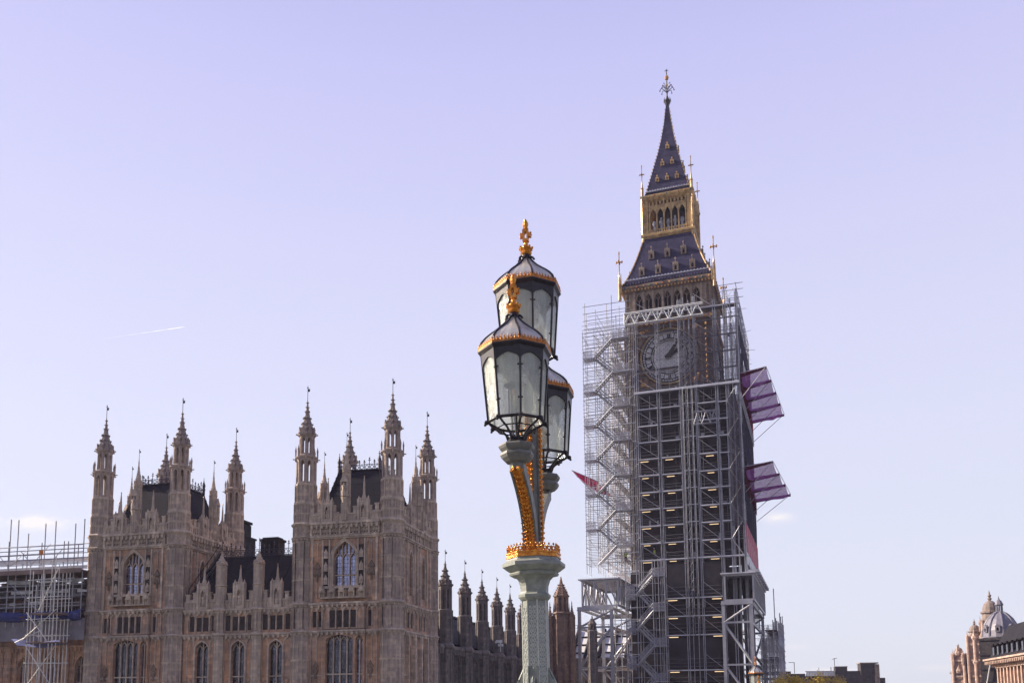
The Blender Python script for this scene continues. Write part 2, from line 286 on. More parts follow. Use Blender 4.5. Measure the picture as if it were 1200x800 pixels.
# ------------------------------------------------------------------ mesh helpers
class MB:
    def __init__(s, T=None): s.v = []; s.f = []; s.T = T
    def add(s, vs, fs, L=None):
        n = len(s.v)
        if L is not None: vs = [L @ Vector(v) for v in vs]
        if s.T is not None: vs = [s.T @ Vector(v) for v in vs]
        s.v += [tuple(v) for v in vs]; s.f += [[i+n for i in f] for f in fs]; return s
    def box(s, x0, x1, y0, y1, z0, z1, L=None):
        vs = [(x, y, z) for z in (z0, z1) for y in (y0, y1) for x in (x0, x1)]
        return s.add(vs, [(0, 2, 3, 1), (4, 5, 7, 6), (0, 1, 5, 4), (2, 6, 7, 3), (0, 4, 6, 2), (1, 3, 7, 5)], L)
    def lathe(s, cx, cy, prof, n=8, rot=22.5, L=None, caps=True):
        vs = []
        for r, z in prof:
            for k in range(n):
                a = rad(rot)+2*math.pi*k/n; vs.append((cx+r*math.cos(a), cy+r*math.sin(a), z))
        fs = []
        for i in range(len(prof)-1):
            for k in range(n):
                k2 = (k+1) % n; fs.append((i*n+k, i*n+k2, (i+1)*n+k2, (i+1)*n+k))
        if caps: fs.append(tuple(range(n-1, -1, -1))); fs.append(tuple(range((len(prof)-1)*n, len(prof)*n)))
        return s.add(vs, fs, L)
    def prism(s, cx, cy, r0, r1, z0, z1, n=8, rot=22.5, L=None): return s.lathe(cx, cy, [(r0, z0), (r1, z1)], n, rot, L)
    def ring(s, cx, cy, ri, ro, z0, z1, n=8, rot=22.5, L=None):
        return s.lathe(cx, cy, [(ri, z0), (ro, z0), (ro, z1), (ri, z1), (ri, z0)], n, rot, L, caps=False)
    def tube(s, p, q, r, n=5, r1=None, L=None):
        p, q = Vector(p), Vector(q); d = (q-p)
        if d.length < 1e-6: return s
        d.normalize(); a = Vector((0, 0, 1)) if abs(d.z) < .9 else Vector((1, 0, 0))
        u = d.cross(a).normalized(); v = d.cross(u); vs = []
        for c, rr in ((p, r), (q, r if r1 is None else r1)):
            for k in range(n):
                t = 2*math.pi*k/n; vs.append(c+u*(rr*math.cos(t))+v*(rr*math.sin(t)))
        fs = [(k, k+n, (k+1) % n+n, (k+1) % n) for k in range(n)]+[tuple(range(n)), tuple(range(2*n-1, n-1, -1))]
        return s.add(vs, fs, L)
    def beam(s, p, q, w, h=None, L=None):
        return s.tube(p, q, w*.7071, 4, None, L)
    def path(s, pts, r, n=5, L=None):
        for a, b in zip(pts, pts[1:]): s.tube(a, b, r, n, None, L)
        return s
    def poly(s, pts, y0, y1, L=None):
        n = len(pts); vs = [(x, y0, z) for x, z in pts]+[(x, y1, z) for x, z in pts]
        fs = [tuple(range(n)), tuple(range(2*n-1, n-1, -1))]+[(k, k+n, (k+1) % n+n, (k+1) % n) for k in range(n)]
        return s.add(vs, fs, L)
    def ball(s, cx, cy, cz, a, b=None, c=None, n=6, L=None):
        b = b or a; c = c or a; pr = [(math.sin(t), -math.cos(t)) for t in (.01, .8, 1.57, 2.34, 3.13)]; vs = []
        for r, z in pr:
            for k in range(n):
                t = 2*math.pi*k/n; vs.append((cx+a*r*math.cos(t), cy+b*r*math.sin(t), cz+c*z))
        fs = [(i*n+k, i*n+(k+1) % n, (i+1)*n+(k+1) % n, (i+1)*n+k) for i in range(4) for k in range(n)]+[tuple(range(n-1, -1, -1)), tuple(range(4*n, 5*n))]
        return s.add(vs, fs, L)
    def quad(s, p, t=.01):
        a, b, c, d = [Vector(x) for x in p]; nrm = (b-a).cross(d-a).normalized()*t
        return s.add([a, b, c, d, a+nrm, b+nrm, c+nrm, d+nrm], [(3, 2, 1, 0), (4, 5, 6, 7), (0, 1, 5, 4), (1, 2, 6, 5), (2, 3, 7, 6), (3, 0, 4, 7)])
    def build(s, name, mat, parent=None, smooth=False, label=None):
        me = bpy.data.meshes.new(name); me.from_pydata(s.v, [], s.f); me.materials.append(M[mat]); me.update()
        if smooth: me.polygons.foreach_set('use_smooth', [True]*len(me.polygons))
        o = bpy.data.objects.new(name, me); C.objects.link(o)
        if parent: o.parent = parent
        if label: o['label'] = label
        return o
class EachBox:            # builds every box it is given as a part of its own
    def __init__(s, parent, name, mat): s.p, s.n, s.m, s.T = parent, name, mat, None
    def box(s, *a): b = MB(s.T); b.box(*a); return b.build(s.n, s.m, s.p)
def tag(o, label, cat, group=None, kind=None):
    if label: o['label'] = label
    if cat: o['category'] = cat
    if group: o['group'] = group
    if kind: o['kind'] = kind
    return o
def thing(name, label, cat, loc=(0, 0, 0), yaw=0., group=None):
    o = bpy.data.objects.new(name, None); C.objects.link(o); o.location = loc; o.rotation_euler = (0, 0, rad(yaw)); o.empty_display_size = .5
    return tag(o, label, cat, group)
def dup(o, parent=None, loc=None, label=None):
    c = o.copy(); C.objects.link(c)
    if parent: c.parent = parent
    if loc is not None: c.location = loc
    if label: c['label'] = label
    for ch in list(o.children): dup(ch, c)
    return c
def facet(cx, cy, k): return Matrix.Translation((cx, cy, 0)) @ Matrix.Rotation(rad(45*k), 4, 'Z')
def arch(xc, w, zs, zt, n=6):
    l = [(xc-w/2*(1-(k/n)**2), zs+(zt-zs)*k/n) for k in range(n+1)]
    return l, [(2*xc-x, z) for x, z in reversed(l)]
def arch_outline(xc, w, zb, zs, zt, n=6):
    l, r = arch(xc, w, zs, zt, n); return [(xc-w/2, zb)]+l+r[1:]+[(xc+w/2, zb)]
def wall_open(mb, s0, s1, z0, z1, y0, y1, ops, L=None):
    x = s0
    for xc, w, zb, zs, zt in ops:
        a, b = xc-w/2, xc+w/2
        if a > x: mb.box(x, a, y0, y1, z0, z1, L)
        if zb > z0: mb.box(a, b, y0, y1, z0, zb, L)
        zr = zt+.03
        if z1 > zr: mb.box(a, b, y0, y1, zr, z1, L)
        l, r = arch(xc, w, zs, zt)
        mb.poly(l+[(xc, zr), (a, zr)], y0, y1, L); mb.poly(r+[(b, zr), (xc, zr)], y0, y1, L); x = b
    if s1 > x: mb.box(x, s1, y0, y1, z0, z1, L)
def hood(mb, xc, w, zb, zs, zt, y, t=.09, d=.12, L=None):
    l, r = arch(xc, w, zs, zt); lo, ro = arch(xc, w+2*t, zs, zt+t*1.4)
    mb.poly(l+lo[::-1], y-d, y, L); mb.poly(r+ro[::-1], y-d, y, L)
    for sg in (-1, 1):
        a, b = sorted((xc+sg*w/2, xc+sg*(w/2+t))); mb.box(a, b, y-d, y, zb, zs, L)
def tracery(mb, xc, w, zb, zs, zt, y, lights, transoms=(), t=.06, d=.14, L=None):
    lw = w/lights
    for i in range(1, lights):
        x = xc-w/2+lw*i; f = abs(x-xc)/(w/2); ztop = zs+(zt-zs)*math.sqrt(max(0, 1-f)); mb.box(x-t/2, x+t/2, y-d, y, zb, ztop-.02, L)
    for i in range(lights):
        x = xc-w/2+lw*(i+.5); h = lw*.75
        l, r = arch(x, lw-t, zs-h*.55, zs+h*.45, 4); lo, ro = arch(x, lw, zs-h*.55, zs+h*.45+t, 4)
        mb.poly(l+lo[::-1], y-d*.9, y-.01, L); mb.poly(r+ro[::-1], y-d*.9, y-.01, L)
    # two small lights above each head
    for i in range(lights):
        x = xc-w/2+lw*(i+.5); f = abs(x-xc)/(w/2); ztop = zs+(zt-zs)*math.sqrt(max(0, 1-f))
        if ztop > zs+lw*.5: mb.box(x-t*.35, x+t*.35, y-d*.8, y-.02, zs+lw*.36, ztop-.04, L)
    for z in transoms: mb.box(xc-w/2, xc+w/2, y-d*.95, y-.005, z-t*.6, z+t*.6, L)
def window(parent, T, xc, w, zb, zs, zt, y, lights, transoms=(), gl='glass', mat='stone', t=.06):
    a = MB(T); tracery(a, xc, w, zb, zs, zt, y, lights, transoms, t); o = a.build('window', mat, parent)
    g = MB(T); g.poly(arch_outline(xc, w-.005, zb+.003, zs, zt-.004), y+.02, y+.05); g.build('glass', gl, o); return o
def panel_ribs(mb, s0, s1, z0, z1, y, n, t=.05, d=.07, heads=True, L=None):
    p = (s1-s0)/n
    for i in range(n+1):
        x = s0+p*i; mb.box(x-t/2, x+t/2, y-d, y, z0, z1, L)
    if heads:
        for i in range(n):
            x = s0+p*(i+.5); h = min(p*.7, (z1-z0)*.4)
            l, r = arch(x, p-t, z1-h, z1-.02, 4)
            mb.poly(l+[(x, z1), (x-(p-t)/2, z1)], y-d*.8, y, L); mb.poly(r+[(x+(p-t)/2, z1), (x, z1)], y-d*.8, y, L)
def lattice(mb, s0, s1, z0, z1, y, n, t=.04, d=.05, L=None):
    p = (s1-s0)/n
    for i in range(n):
        a, b = s0+p*i, s0+p*(i+1)
        mb.beam((a, y-d/2, z0), (b, y-d/2, z1), t, L=L); mb.beam((a, y-d/2+.008, z1), (b, y-d/2+.008, z0), t, L=L)
def course(mb, s0, s1, z, y, h=.2, d=.22, dent=True, L=None):
    mb.box(s0, s1, y-d, y, z, z+h*.45, L); mb.box(s0, s1, y-d*.6, y, z-h*.55, z, L); mb.box(s0, s1, y-d*.8, y, z+h*.45, z+h*.62, L)
    if dent:
        n = max(1, int((s1-s0)/.42)); p = (s1-s0)/n
        for i in range(n):
            x = s0+p*(i+.5); q = random.uniform(.07, .11); mb.box(x-q, x+q, y-d*.92, y-d*.55, z-h*1.05, z-h*.02, L)
def statue(parent, T, x, y, z, h=1.1):
    a = MB(T); a.lathe(x, y, [(h*.16, z), (h*.18, z+h*.3), (h*.13, z+h*.55), (h*.17, z+h*.72), (h*.12, z+h*.82), (h*.05, z+h*.85)], 7, 0)
    a.ball(x, y-.02*h, z+h*.92, h*.075, None, h*.095); a.tube((x-h*.15, y-.03, z+h*.75), (x+h*.05, y-h*.16, z+h*.55), h*.045); a.tube((x+h*.16, y, z+h*.75), (x+h*.14, y-h*.1, z+h*.48), h*.045)
    return a.build('statue', 'stone', parent)
def crockets(mb, cx, cy, prof, n=8, rot=22.5, step=.33, s=.06):
    for k in range(n):
        a = rad(rot)+2*math.pi*k/n
        for (r0, z0), (r1, z1) in zip(prof, prof[1:]):
            m_ = max(1, int(round((z1-z0)/step)))
            for i in range(m_):
                f = i/m_; r = r0+(r1-r0)*f+s*.4; z = z0+(z1-z0)*f; q = s*random.uniform(.8, 1.15)*(1 if r > .2 else .7)
                mb.ball(cx+r*math.cos(a), cy+r*math.sin(a), z+q*.5, q, q, q*.9, 5)
# ------------------------------------------------------------------ ground, river, bridge
a = MB()
a.add([(-600, -140, -9), (600, -140, -9), (600, 890, -9), (-600, 890, -9)], [(0, 1, 2, 3)]); tag(a.build('river_bed', 'paving'), None, None, kind='structure')
PY = -13.; q0 = Vector((-8.63, 69.22, 0))
RP = Matrix.Rotation(rad(PY), 4, 'Z')
def pw(x, y, z=0): return q0 + RP @ Vector((x, y, z))
a = MB(Matrix.Translation(q0) @ RP); a.box(-420, 420, -140, -12, -6.6, -6.2); tag(a.build('river_water', 'water'), None, None, kind='structure')
a = MB(Matrix.Translation(q0) @ RP); a.box(-400, 400, -12, 730, -8, -3.2); tag(a.build('west_bank_ground', 'asphalt'), None, None, kind='structure')
# the bridge deck runs from the camera towards the clock tower's right, falling slightly
BY = -6.
TB = Matrix.Rotation(rad(BY), 4, 'Z')
def deck(name, x0, x1, lift, mat, th=.25):
    b = MB(TB); b.add([(x0, -60, lift), (x1, -60, lift), (x1, 12, lift), (x0, 12, lift), (x0, 52, lift-3.0), (x1, 52, lift-3.0), (x0, 130, lift-3.0), (x1, 130, lift-3.0)],
                      [(0, 1, 2, 3), (3, 2, 5, 4), (4, 5, 7, 6)])
    n = len(b.v); b.v += [(x, y, z-th) for x, y, z in b.v]; b.f += [[i+8 for i in f][::-1] for f in b.f]
    for i, j in ((0, 3), (3, 4), (4, 6), (2, 1), (5, 2), (7, 5), (1, 0), (6, 7)): b.f.append([i, j, j+8, i+8][::-1])
    return tag(b.build(name, mat), None, None, kind='structure')
deck('bridge_deck', -2.2, 24, -.12, 'granite', 1.5)
deck('bridge_pavement', -1.4, 3.2, 0, 'paving', .118)
deck('bridge_road', 3.4, 18.4, -.105, 'asphalt', .012)
deck('kerb', 3.2, 3.4, .004, 'granite', .12)

# ------------------------------------------------------------------ palace
def octagon_ribs(mb, cx, cy, R_, z0, z1, levels, sub=1, ks=range(8)):
    ap = R_*math.cos(rad(22.5)); wd = 2*R_*math.sin(rad(22.5))
    for k in ks:
        L = facet(cx, cy, k)
        mb.box(-wd/2-.05, -wd/2+.05, -ap-.05, -ap+.06, z0, z1, L)
        for za, zb in zip(levels, levels[1:]):
            panel_ribs(mb, -wd/2+.05, wd/2-.05, za+.06, zb-.04, -ap, sub+1, .045, .05, True, L)
            mb.box(-wd/2, wd/2, -ap-.07, -ap+.01, zb-.05, zb+.05, L)
LOW_R = 1.0
def turret_lower():
    b = MB(); r = MB(); b.prism(0, 0, LOW_R, LOW_R, -4, 15.85)
    octagon_ribs(r, 0, 0, LOW_R, -4, 15.7, [-3.5, .2, 2.7, 4.9, 7.0])
    octagon_ribs(r, 0, 0, LOW_R, 7.4, 9.1, [7.4, 9.0])
    octagon_ribs(r, 0, 0, LOW_R, 9.6, 14.5, [9.6, 11.3, 13.0, 14.4])
    for k in range(8):
        L = facet(0, 0, k); ap = LOW_R*.924
        lattice(r, -.35, .35, 14.95, 15.55, -ap, 1, .05, .05, L)
        for z in (7.15, 9.3, 14.72):
            for x in (-.2, .18): r.box(x-.07, x+.07, -ap-.17, -ap-.02, z-.22, z-.08, L)
    for z, h in ((7.05, .22), (9.25, .26), (14.7, .16), (15.72, .3)):
        r.lathe(0, 0, [(LOW_R, z-.12), (LOW_R+.12, z), (LOW_R+.2, z+h*.35), (LOW_R+.2, z+h*.6), (LOW_R+.06, z+h)])
    return b, r
SP = [(.70, 23.52), (.60, 23.9), (.44, 24.35), (.28, 24.85), (.15, 25.45), (.09, 25.9), (.05, 26.4)]
def turret_upper():
    b = MB(); r = MB()
    b.lathe(0, 0, [(.97, 15.95), (.95, 17.6), (.90, 17.75), (.88, 19.2)])
    octagon_ribs(r, 0, 0, .965, 15.95, 17.6, [16.0, 16.75, 17.55], 2)
    octagon_ribs(r, 0, 0, .90, 17.8, 19.2, [17.85, 19.15], 1)
    r.ring(0, 0, .3, 1.0, 17.6, 17.76); r.ring(0, 0, .25, .95, 19.15, 19.27)
    for (R_, z0, z1, pr) in ((.84, 19.2, 21.5, .175), (.64, 21.6, 23.45, .135)):
        for k in range(8):
            t = rad(22.5+45*k); b.prism((R_-pr*.75)*math.cos(t), (R_-pr*.75)*math.sin(t), pr, pr, z0, z1, 6, 22.5+45*k)
            L = facet(0, 0, k); ap = R_*.924; wd = 2*R_*math.sin(rad(22.5))
            zt = z1-.25; l, r_ = arch(0, wd*.52, zt-.3, zt, 4)
            b.poly(l+[(0, z1), (-wd*.5, z1), (-wd*.5, zt-.3)], -ap-.01, -ap+.14, L); b.poly(r_+[(wd*.5, zt-.3), (wd*.5, z1), (0, z1)], -ap-.01, -ap+.14, L)
            b.box(-wd*.3, wd*.3, -ap, -ap+.1, z0, z0+.25, L)
    b.lathe(0, 0, [(.84, 21.38), (.98, 21.5), (.98, 21.6), (.7, 21.72)]); b.lathe(0, 0, [(.64, 23.25), (.80, 23.4), (.80, 23.5), (.70, 23.56)])
    for k in range(8):
        t = rad(22.5+45*k); c, s_ = math.cos(t), math.sin(t)
        b.prism(.93*c, .93*s_, .075, .07, 21.2, 22.05, 5); b.prism(.93*c, .93*s_, .10, .005, 22.05, 22.5, 5)
        b.tube((.8*c, .8*s_, 21.35), (1.18*c, 1.18*s_, 21.4), .05, 5); b.tube((.65*c, .65*s_, 23.42), (.92*c, .92*s_, 23.48), .045, 5)
        b.ball(.9*c, .9*s_, 23.5, .07)
        L = facet(0, 0, k); b.poly([(-.2, 23.5), (.2, 23.5), (0, 24.1)], -.73, -.60, L)
    return b, r
def turret_spire():
    b = MB(); b.lathe(0, 0, SP); crockets(b, 0, 0, SP[:-1], 8, 22.5, .40, .095)
    for z, r_ in ((25.35, .22), (25.85, .20), (26.25, .15)): b.lathe(0, 0, [(.05, z-.07), (r_, z), (.05, z+.07)])
    return b
def vane(z, parent, s=1., flag=True, mat='iron'):
    b = MB(); b.tube((0, 0, z-.1), (0, 0, z+1.3*s), .026*s, 5); b.ball(0, 0, z+1.28*s, .05*s)
    if flag: b.box(.02, .20*s, -.012, .012, z+.85*s, z+1.08*s); b.box(-.09*s, .09*s, -.012, .012, z+1.15*s, z+1.19*s)
    return b.build('vane', mat, parent)
_tp = None
def pal_turret(parent, x, y, rot=0):
    global _tp
    if _tp is None:
        t, tr_ = turret_lower(); up_, ur_ = turret_upper()
        for A, B in ((t, up_), (tr_, ur_)): n = len(A.v); A.v += B.v; A.f += [[i+n for i in f] for f in B.f]
        o = t.build('turret', 'stone_mid', parent); tr_.build('turret_rib', 'stone', o); turret_spire().build('spire', 'spire', o); vane(26.35, o); _tp = o
    else: o = dup(_tp, parent)
    o.location = (x, y, 0); o.scale = (.94, .94, 1); return o
def pinnacle(parent, x, y, z0, zb, zt, r, name='pinnacle', mat='stone', vn=True, n=8, ogee=True, gold=False, slits=False):
    b = MB(); b.prism(0, 0, r, r*.96, z0, zb, n)
    h = zt-zb
    for z in (z0+(zb-z0)*.5, zb-.12): b.lathe(0, 0, [(r*.9, z-.06), (r*1.22, z), (r*1.22, z+.06), (r*.9, z+.14)], n)
    if n == 8:
        ap = r*.924; wd = .765*r
        for k in range(8):
            L = facet(0, 0, k); b.box(-wd/2-.03, -wd/2+.03, -ap-.035, -ap+.03, z0, zb-.1, L)
            b.poly([(-wd*.4, zb), (wd*.4, zb), (0, zb+h*.18)], -ap-.06, -ap+.05, L)
            if slits:
                l, r_ = arch(0, wd*.6, zb-.7, zb-.35, 4)
                zz = zb-(zb-z0)*.45
                b.box(-wd*.5, -wd*.25, -ap-.06, -ap, zz, zb-.15, L); b.box(wd*.25, wd*.5, -ap-.06, -ap, zz, zb-.15, L)
    pr = [(r*1.05, zb), (r*.85, zb+h*.14), (r*.55, zb+h*.33), (r*.3, zb+h*.55), (r*.15, zb+h*.8), (.03, zt)]
    b.lathe(0, 0, pr, n); crockets(b, 0, 0, pr[:-1], n, 22.5, max(.22, h/9), max(.035, r*.11))
    b.lathe(0, 0, [(.03, zt-h*.16), (r*.25, zt-h*.13), (.03, zt-h*.1)], n)
    o = b.build(name, mat, parent); o.location = (x, y, 0)
    if vn: vane(zt, o, min(1., .55+r*.4))
    if gold:
        g = MB(); g.ball(0, 0, zt+.06, .07); g.tube((0, 0, zt), (0, 0, zt+.35), .02); g.build('finial', 'gold_far', o)
    return o
def parapet(parent, T, s0, s1, y, z0, h, name='parapet', gaps=()):
    b = MB(T); b.box(s0, s1, y, y+.22, z0, z0+h*.48); n = max(1, int((s1-s0)/.62)); p = (s1-s0)/n
    for i in range(n):
        x = s0+p*i
        if any(g0 < x+p*.5 < g1 for g0, g1 in gaps): continue
        b.box(x+p*.1, x+p*.62, y+.003, y+.217, z0+h*.48, z0+h*(.98 if i % 2 else .86)); b.box(x+p*.04, x+p*.68, y-.04, y+.25, z0+h*(.98 if i % 2 else .86), z0+h*(1.06 if i % 2 else .94))
        b.box(x+p*.62, x+p*1.1, y+.04, y+.18, z0+h*.48, z0+h*.62)
    panel_ribs(b, s0, s1, z0, z0+h*.44, y, n*2, .05, .06)
    b.box(s0, s1, y-.07, y+.001, z0+h*.42, z0+h*.5)
    return b.build(name, 'stone', parent)
def niche_gable(parent, T, x, y, z0, w_, zt, tip, gold=True):
    b = MB(T); yf = y-.16; hw = w_/2; ow = w_*.42
    wall_open(b, x-hw, x+hw, z0, zt, yf, y+.1, [(x, ow, z0+.25, z0+(zt-z0)*.55, z0+(zt-z0)*.8)]); hood(b, x, ow, z0+.25, z0+(zt-z0)*.55, z0+(zt-z0)*.8, yf, .06, .06)
    b.box(x-hw, x+hw, y+.1, y+.3, z0, zt)
    for sg in (-1, 1):
        b.box(x+sg*hw-.09, x+sg*hw+.09, yf-.08, y+.12, z0-.002, zt+.12); b.prism(x+sg*hw, y-.05, .11, .01, zt+.12, zt+.42, 4, 45)
    n_ = 3
    for i in range(n_): b.box(x-hw+.12+(2*hw-.24)*i/n_+.02, x-hw+.12+(2*hw-.24)*(i+.6)/n_, yf+.02, y+.25, zt, zt+.22)
    b.lathe(x, y+.05, [(w_*.25, zt), (w_*.2, zt+.35), (.11, zt+.55), (.07, zt+(tip-zt)*.75), (.025, tip)], 6, 30)
    o = b.build('niche', 'stone', parent); statue(o, T, x, y-.02, z0+.28, (zt-z0)*.48)
    if gold: g = MB(T); g.ball(x, y+.05, tip+.05, .06); g.build('finial', 'gold_far', o)
    return o
def cresting(parent, p, q, h=.95, step=.42, name='cresting'):
    b = MB(); p, q = Vector(p), Vector(q); L_ = (q-p).length; n = max(2, int(L_/step)); d = (q-p)/n
    b.tube(p+Vector((0, 0, .06)), q+Vector((0, 0, .06)), .045, 4); b.tube(p+Vector((0, 0, h*.52)), q+Vector((0, 0, h*.52)), .03, 4)
    for i in range(n+1):
        c = p+d*i; hh = h*(1.12 if i % 3 == 0 else .9); b.tube(c, c+Vector((0, 0, hh)), .034, 4)
        b.ball(c.x, c.y, c.z+hh*.92, .075, None, .09, 4); dn = d.normalized()
        b.tube(c+Vector((0, 0, hh*.78))-dn*.1, c+Vector((0, 0, hh*.78))+dn*.12, .032, 4)
        if i < n:
            k = 8
            for j in range(k):
                a0, a1 = 2*math.pi*j/k, 2*math.pi*(j+1)/k; R_ = d.length*.34; c2 = c+d*.5+Vector((0, 0, h*.29))
                b.tube(c2+dn*(R_*math.cos(a0))+Vector((0, 0, R_*math.sin(a0))), c2+dn*(R_*math.cos(a1))+Vector((0, 0, R_*math.sin(a1))), .03, 4)
    return b.build(name, 'cresting', parent)

W_, D_ = 9.4, 10.7
def facade_T(side):
    if side == 'front': return Matrix.Identity(4)
    if side == 'right': return Matrix(((0, -1, 0, W_), (1, 0, 0, 0), (0, 0, 1, 0), (0, 0, 0, 1)))
    if side == 'left': return Matrix(((0, 1, 0, 0), (-1, 0, 0, D_), (0, 0, 1, 0), (0, 0, 0, 1)))
def pavilion(label, ox, lower_right=True):
    t = thing('palace_tower', label, 'palace tower', pw(ox, 0), PY, 'pavilion towers of the palace')
    wall = MB(); rib = MB(); rec = EachBox(t, 'recess_shade', 'recess')  # rec: flat dark slabs painting recess shade on the wall
    for side, wd in (('front', W_), ('right', D_), ('left', D_)):
        T = facade_T(side); wall.T = rib.T = T; cx = wd/2; y = .42
        if side == 'front':
            ops_u = [(cx, 1.9, 10.75, 13.15, 14.32)]
            wall_open(wall, .9, wd-.9, 9.3, 15.9, y, y+.45, ops_u); hood(rib, cx, 1.9, 10.75, 13.15, 14.32, y, .16, .14); hood(rib, cx, 2.24, 10.75, 13.15, 14.5, y-.0, .06, .2)
        else:
            ops_u = [(cx-1.6, .85, 10.2, 13.0, 13.9), (cx+1.6, .85, 10.2, 13.0, 13.9)]
            wall_open(wall, .9, wd-.9, 9.3, 15.9, y, y+.45, ops_u)
            for o_ in ops_u: hood(rib, *o_, y, .12, .13)
        wall.box(.9, wd-.9, y-.001, y+.45, 7.1, 9.3)
        # lower storeys
        if side == 'front':
            yb = y-.35; b0, b1 = 2.95, 6.55
            wall_open(wall, .9, b0, -4, 7.1, y, y+.4, []); wall_open(wall, b1, wd-.9, -4, 7.1, y, y+.4, [])
            wall_open(wall, b0, b1, -4, 7.1, yb, yb+.4, [(4.45, 2.3, 1.2, 6.45, 6.85), (6.12, .62, 1.2, 6.4, 6.8)]); wall.box(b0, b0+.3, yb+.4, y, -4, 7.1); wall.box(b1-.3, b1, yb+.4, y, -4, 7.1)
            wall.box(b0, b1, yb, y-.002, 7.3, 9.1)
        else:
            wall_open(wall, .9, wd-.9, -4, 7.1, y, y+.4, [(cx-1.6, 1.0, 1.2, 5.4, 6.4), (cx+1.6, 1.0, 1.2, 5.4, 6.4)])
        # blind panels
        if side == 'front':
            panel_ribs(rib, 1.95, 2.75, 9.75, 14.35, y, 2, .05, .08); panel_ribs(rib, 6.55, 7.4, 9.75, 14.35, y, 2, .05, .08)
            for xa in (2.84, 3.42, 5.86, 6.44): rib.box(xa-.06, xa+.06, y-.2, y, 9.7, 14.5)
            for xa in (1.9, 7.42): rib.box(xa-.09, xa+.09, y-.12, y, 9.5, 14.6)
        else:
            for xa in (1.95, cx-2.5, cx-.75, cx, cx+.75, cx+2.5, wd-1.95): rib.box(xa-.1, xa+.1, y-.16, y, 9.6, 14.6)
            panel_ribs(rib, cx-.6, cx+.6, 9.7, 14.4, y, 2); panel_ribs(rib, 2.0, cx-2.6, 9.7, 14.4, y, 1); panel_ribs(rib, cx+2.6, wd-2.0, 9.7, 14.4, y, 1)
        yb = .07 if side == 'front' else y
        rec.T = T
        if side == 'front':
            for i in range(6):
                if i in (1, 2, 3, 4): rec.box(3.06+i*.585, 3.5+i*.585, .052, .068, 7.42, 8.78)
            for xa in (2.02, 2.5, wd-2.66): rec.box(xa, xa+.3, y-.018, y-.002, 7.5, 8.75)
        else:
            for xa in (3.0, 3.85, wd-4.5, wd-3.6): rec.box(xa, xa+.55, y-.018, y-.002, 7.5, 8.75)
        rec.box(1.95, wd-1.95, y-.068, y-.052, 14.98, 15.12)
        panel_ribs(rib, 1.9, 2.9, 7.4, 9.05, y, 2, .07, .1); panel_ribs(rib, wd-2.75, wd-1.9, 7.4, 9.05, y, 2, .07, .1)
        if side == 'front': panel_ribs(rib, 3.0, 6.5, 7.35, 9.02, .07, 6, .07, .12)
        else: panel_ribs(rib, 2.9, wd-2.75, 7.4, 9.05, y, 6, .06, .1)
        for xa, xb in ((1.9, 2.9), (wd-2.75, wd-1.9)): panel_ribs(rib, xa, xb, .5, 6.9, y, 2, .06, .08); rib.box(xa, xb, y-.1, y, 3.6, 3.72)
        if side != 'front':
            for xa in (cx-2.4, cx-.8, cx+.8, cx+2.4): rib.box(xa-.13, xa+.13, y-.3, y, -4, 7.0)
    wall.T = None
    wall.box(.9, W_-.9, D_-.85, D_-.4, -4, 15.9)
    wall.box(1.2, W_-1.2, 1.2, D_-1.2, 15.2, 15.7)
    wall.build('wall', 'warm', t); rib.build('wall_rib', 'stone', t)
    # mouldings, friezes
    tr = MB()
    for side, wd in (('front', W_), ('right', D_), ('left', D_)):
        T = facade_T(side); tr.T = T; y = .42
        course(tr, 1.7, wd-1.7, 14.7, y, .22, .22, False); course(tr, 1.7, wd-1.7, 15.74, y, .34, .34)
        n = 7; tr.box(1.8, wd-1.8, y-.05, y+.02, 14.85, 15.6)
        p = (wd-3.6)/n
        for i in range(n+1): tr.box(1.8+p*i-.07, 1.8+p*i+.07, y-.2, y, 14.85, 15.55)
        lattice(tr, 1.8, wd-1.8, 14.92, 15.52, y-.05, n*3, .05, .06)
        if side == 'front':
            for z in (7.08, 9.28):
                course(tr, 1.7, 2.9, z, y, .24, .26); course(tr, 2.86, 6.64, z, y-.35, .24, .26); course(tr, 6.6, wd-1.7, z, y, .24, .26)
        else:
            for z in (7.08, 9.28): course(tr, 1.7, wd-1.7, z, y, .24, .26)
    tr.build('string_course', 'stone', t)
    I = Matrix.Identity(4)
    window(t, I, W_/2, 1.9, 10.75, 13.15, 14.32, .72, 3, (11.62,), 'glass', 'stone', .075)
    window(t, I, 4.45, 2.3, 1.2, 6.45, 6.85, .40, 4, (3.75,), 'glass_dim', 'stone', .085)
    window(t, I, 6.12, .62, 1.2, 6.4, 6.8, .40, 2, (3.75,), 'glass', 'stone', .06)
    for side in ('right', 'left'):
        for sg in (-1.6, 1.6):
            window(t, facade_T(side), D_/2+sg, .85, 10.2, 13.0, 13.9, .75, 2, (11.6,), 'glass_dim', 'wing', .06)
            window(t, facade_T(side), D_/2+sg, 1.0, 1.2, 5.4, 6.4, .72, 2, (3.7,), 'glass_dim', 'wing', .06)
    # heraldic strips either side of the great window
    for xa in (3.13, 6.15):
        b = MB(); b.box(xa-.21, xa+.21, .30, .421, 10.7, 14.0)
        o = b.build('heraldic_strip', 'recess', t)  # flat slab, niche shade painted by its dark colour
        for z in (11.2, 12.25, 13.3):
            g = MB(); g.box(xa-.16, xa+.16, .20, .30, z-.24, z+.22); g.poly([(xa-.12, z+.2), (xa+.12, z+.2), (xa, z+.45)], .21, .30); g.ball(xa, .2, z, .12, .08, .14); g.box(xa-.19, xa+.19, .19, .3, z-.32, z-.25); g.build('carved_shield', 'stone', o)
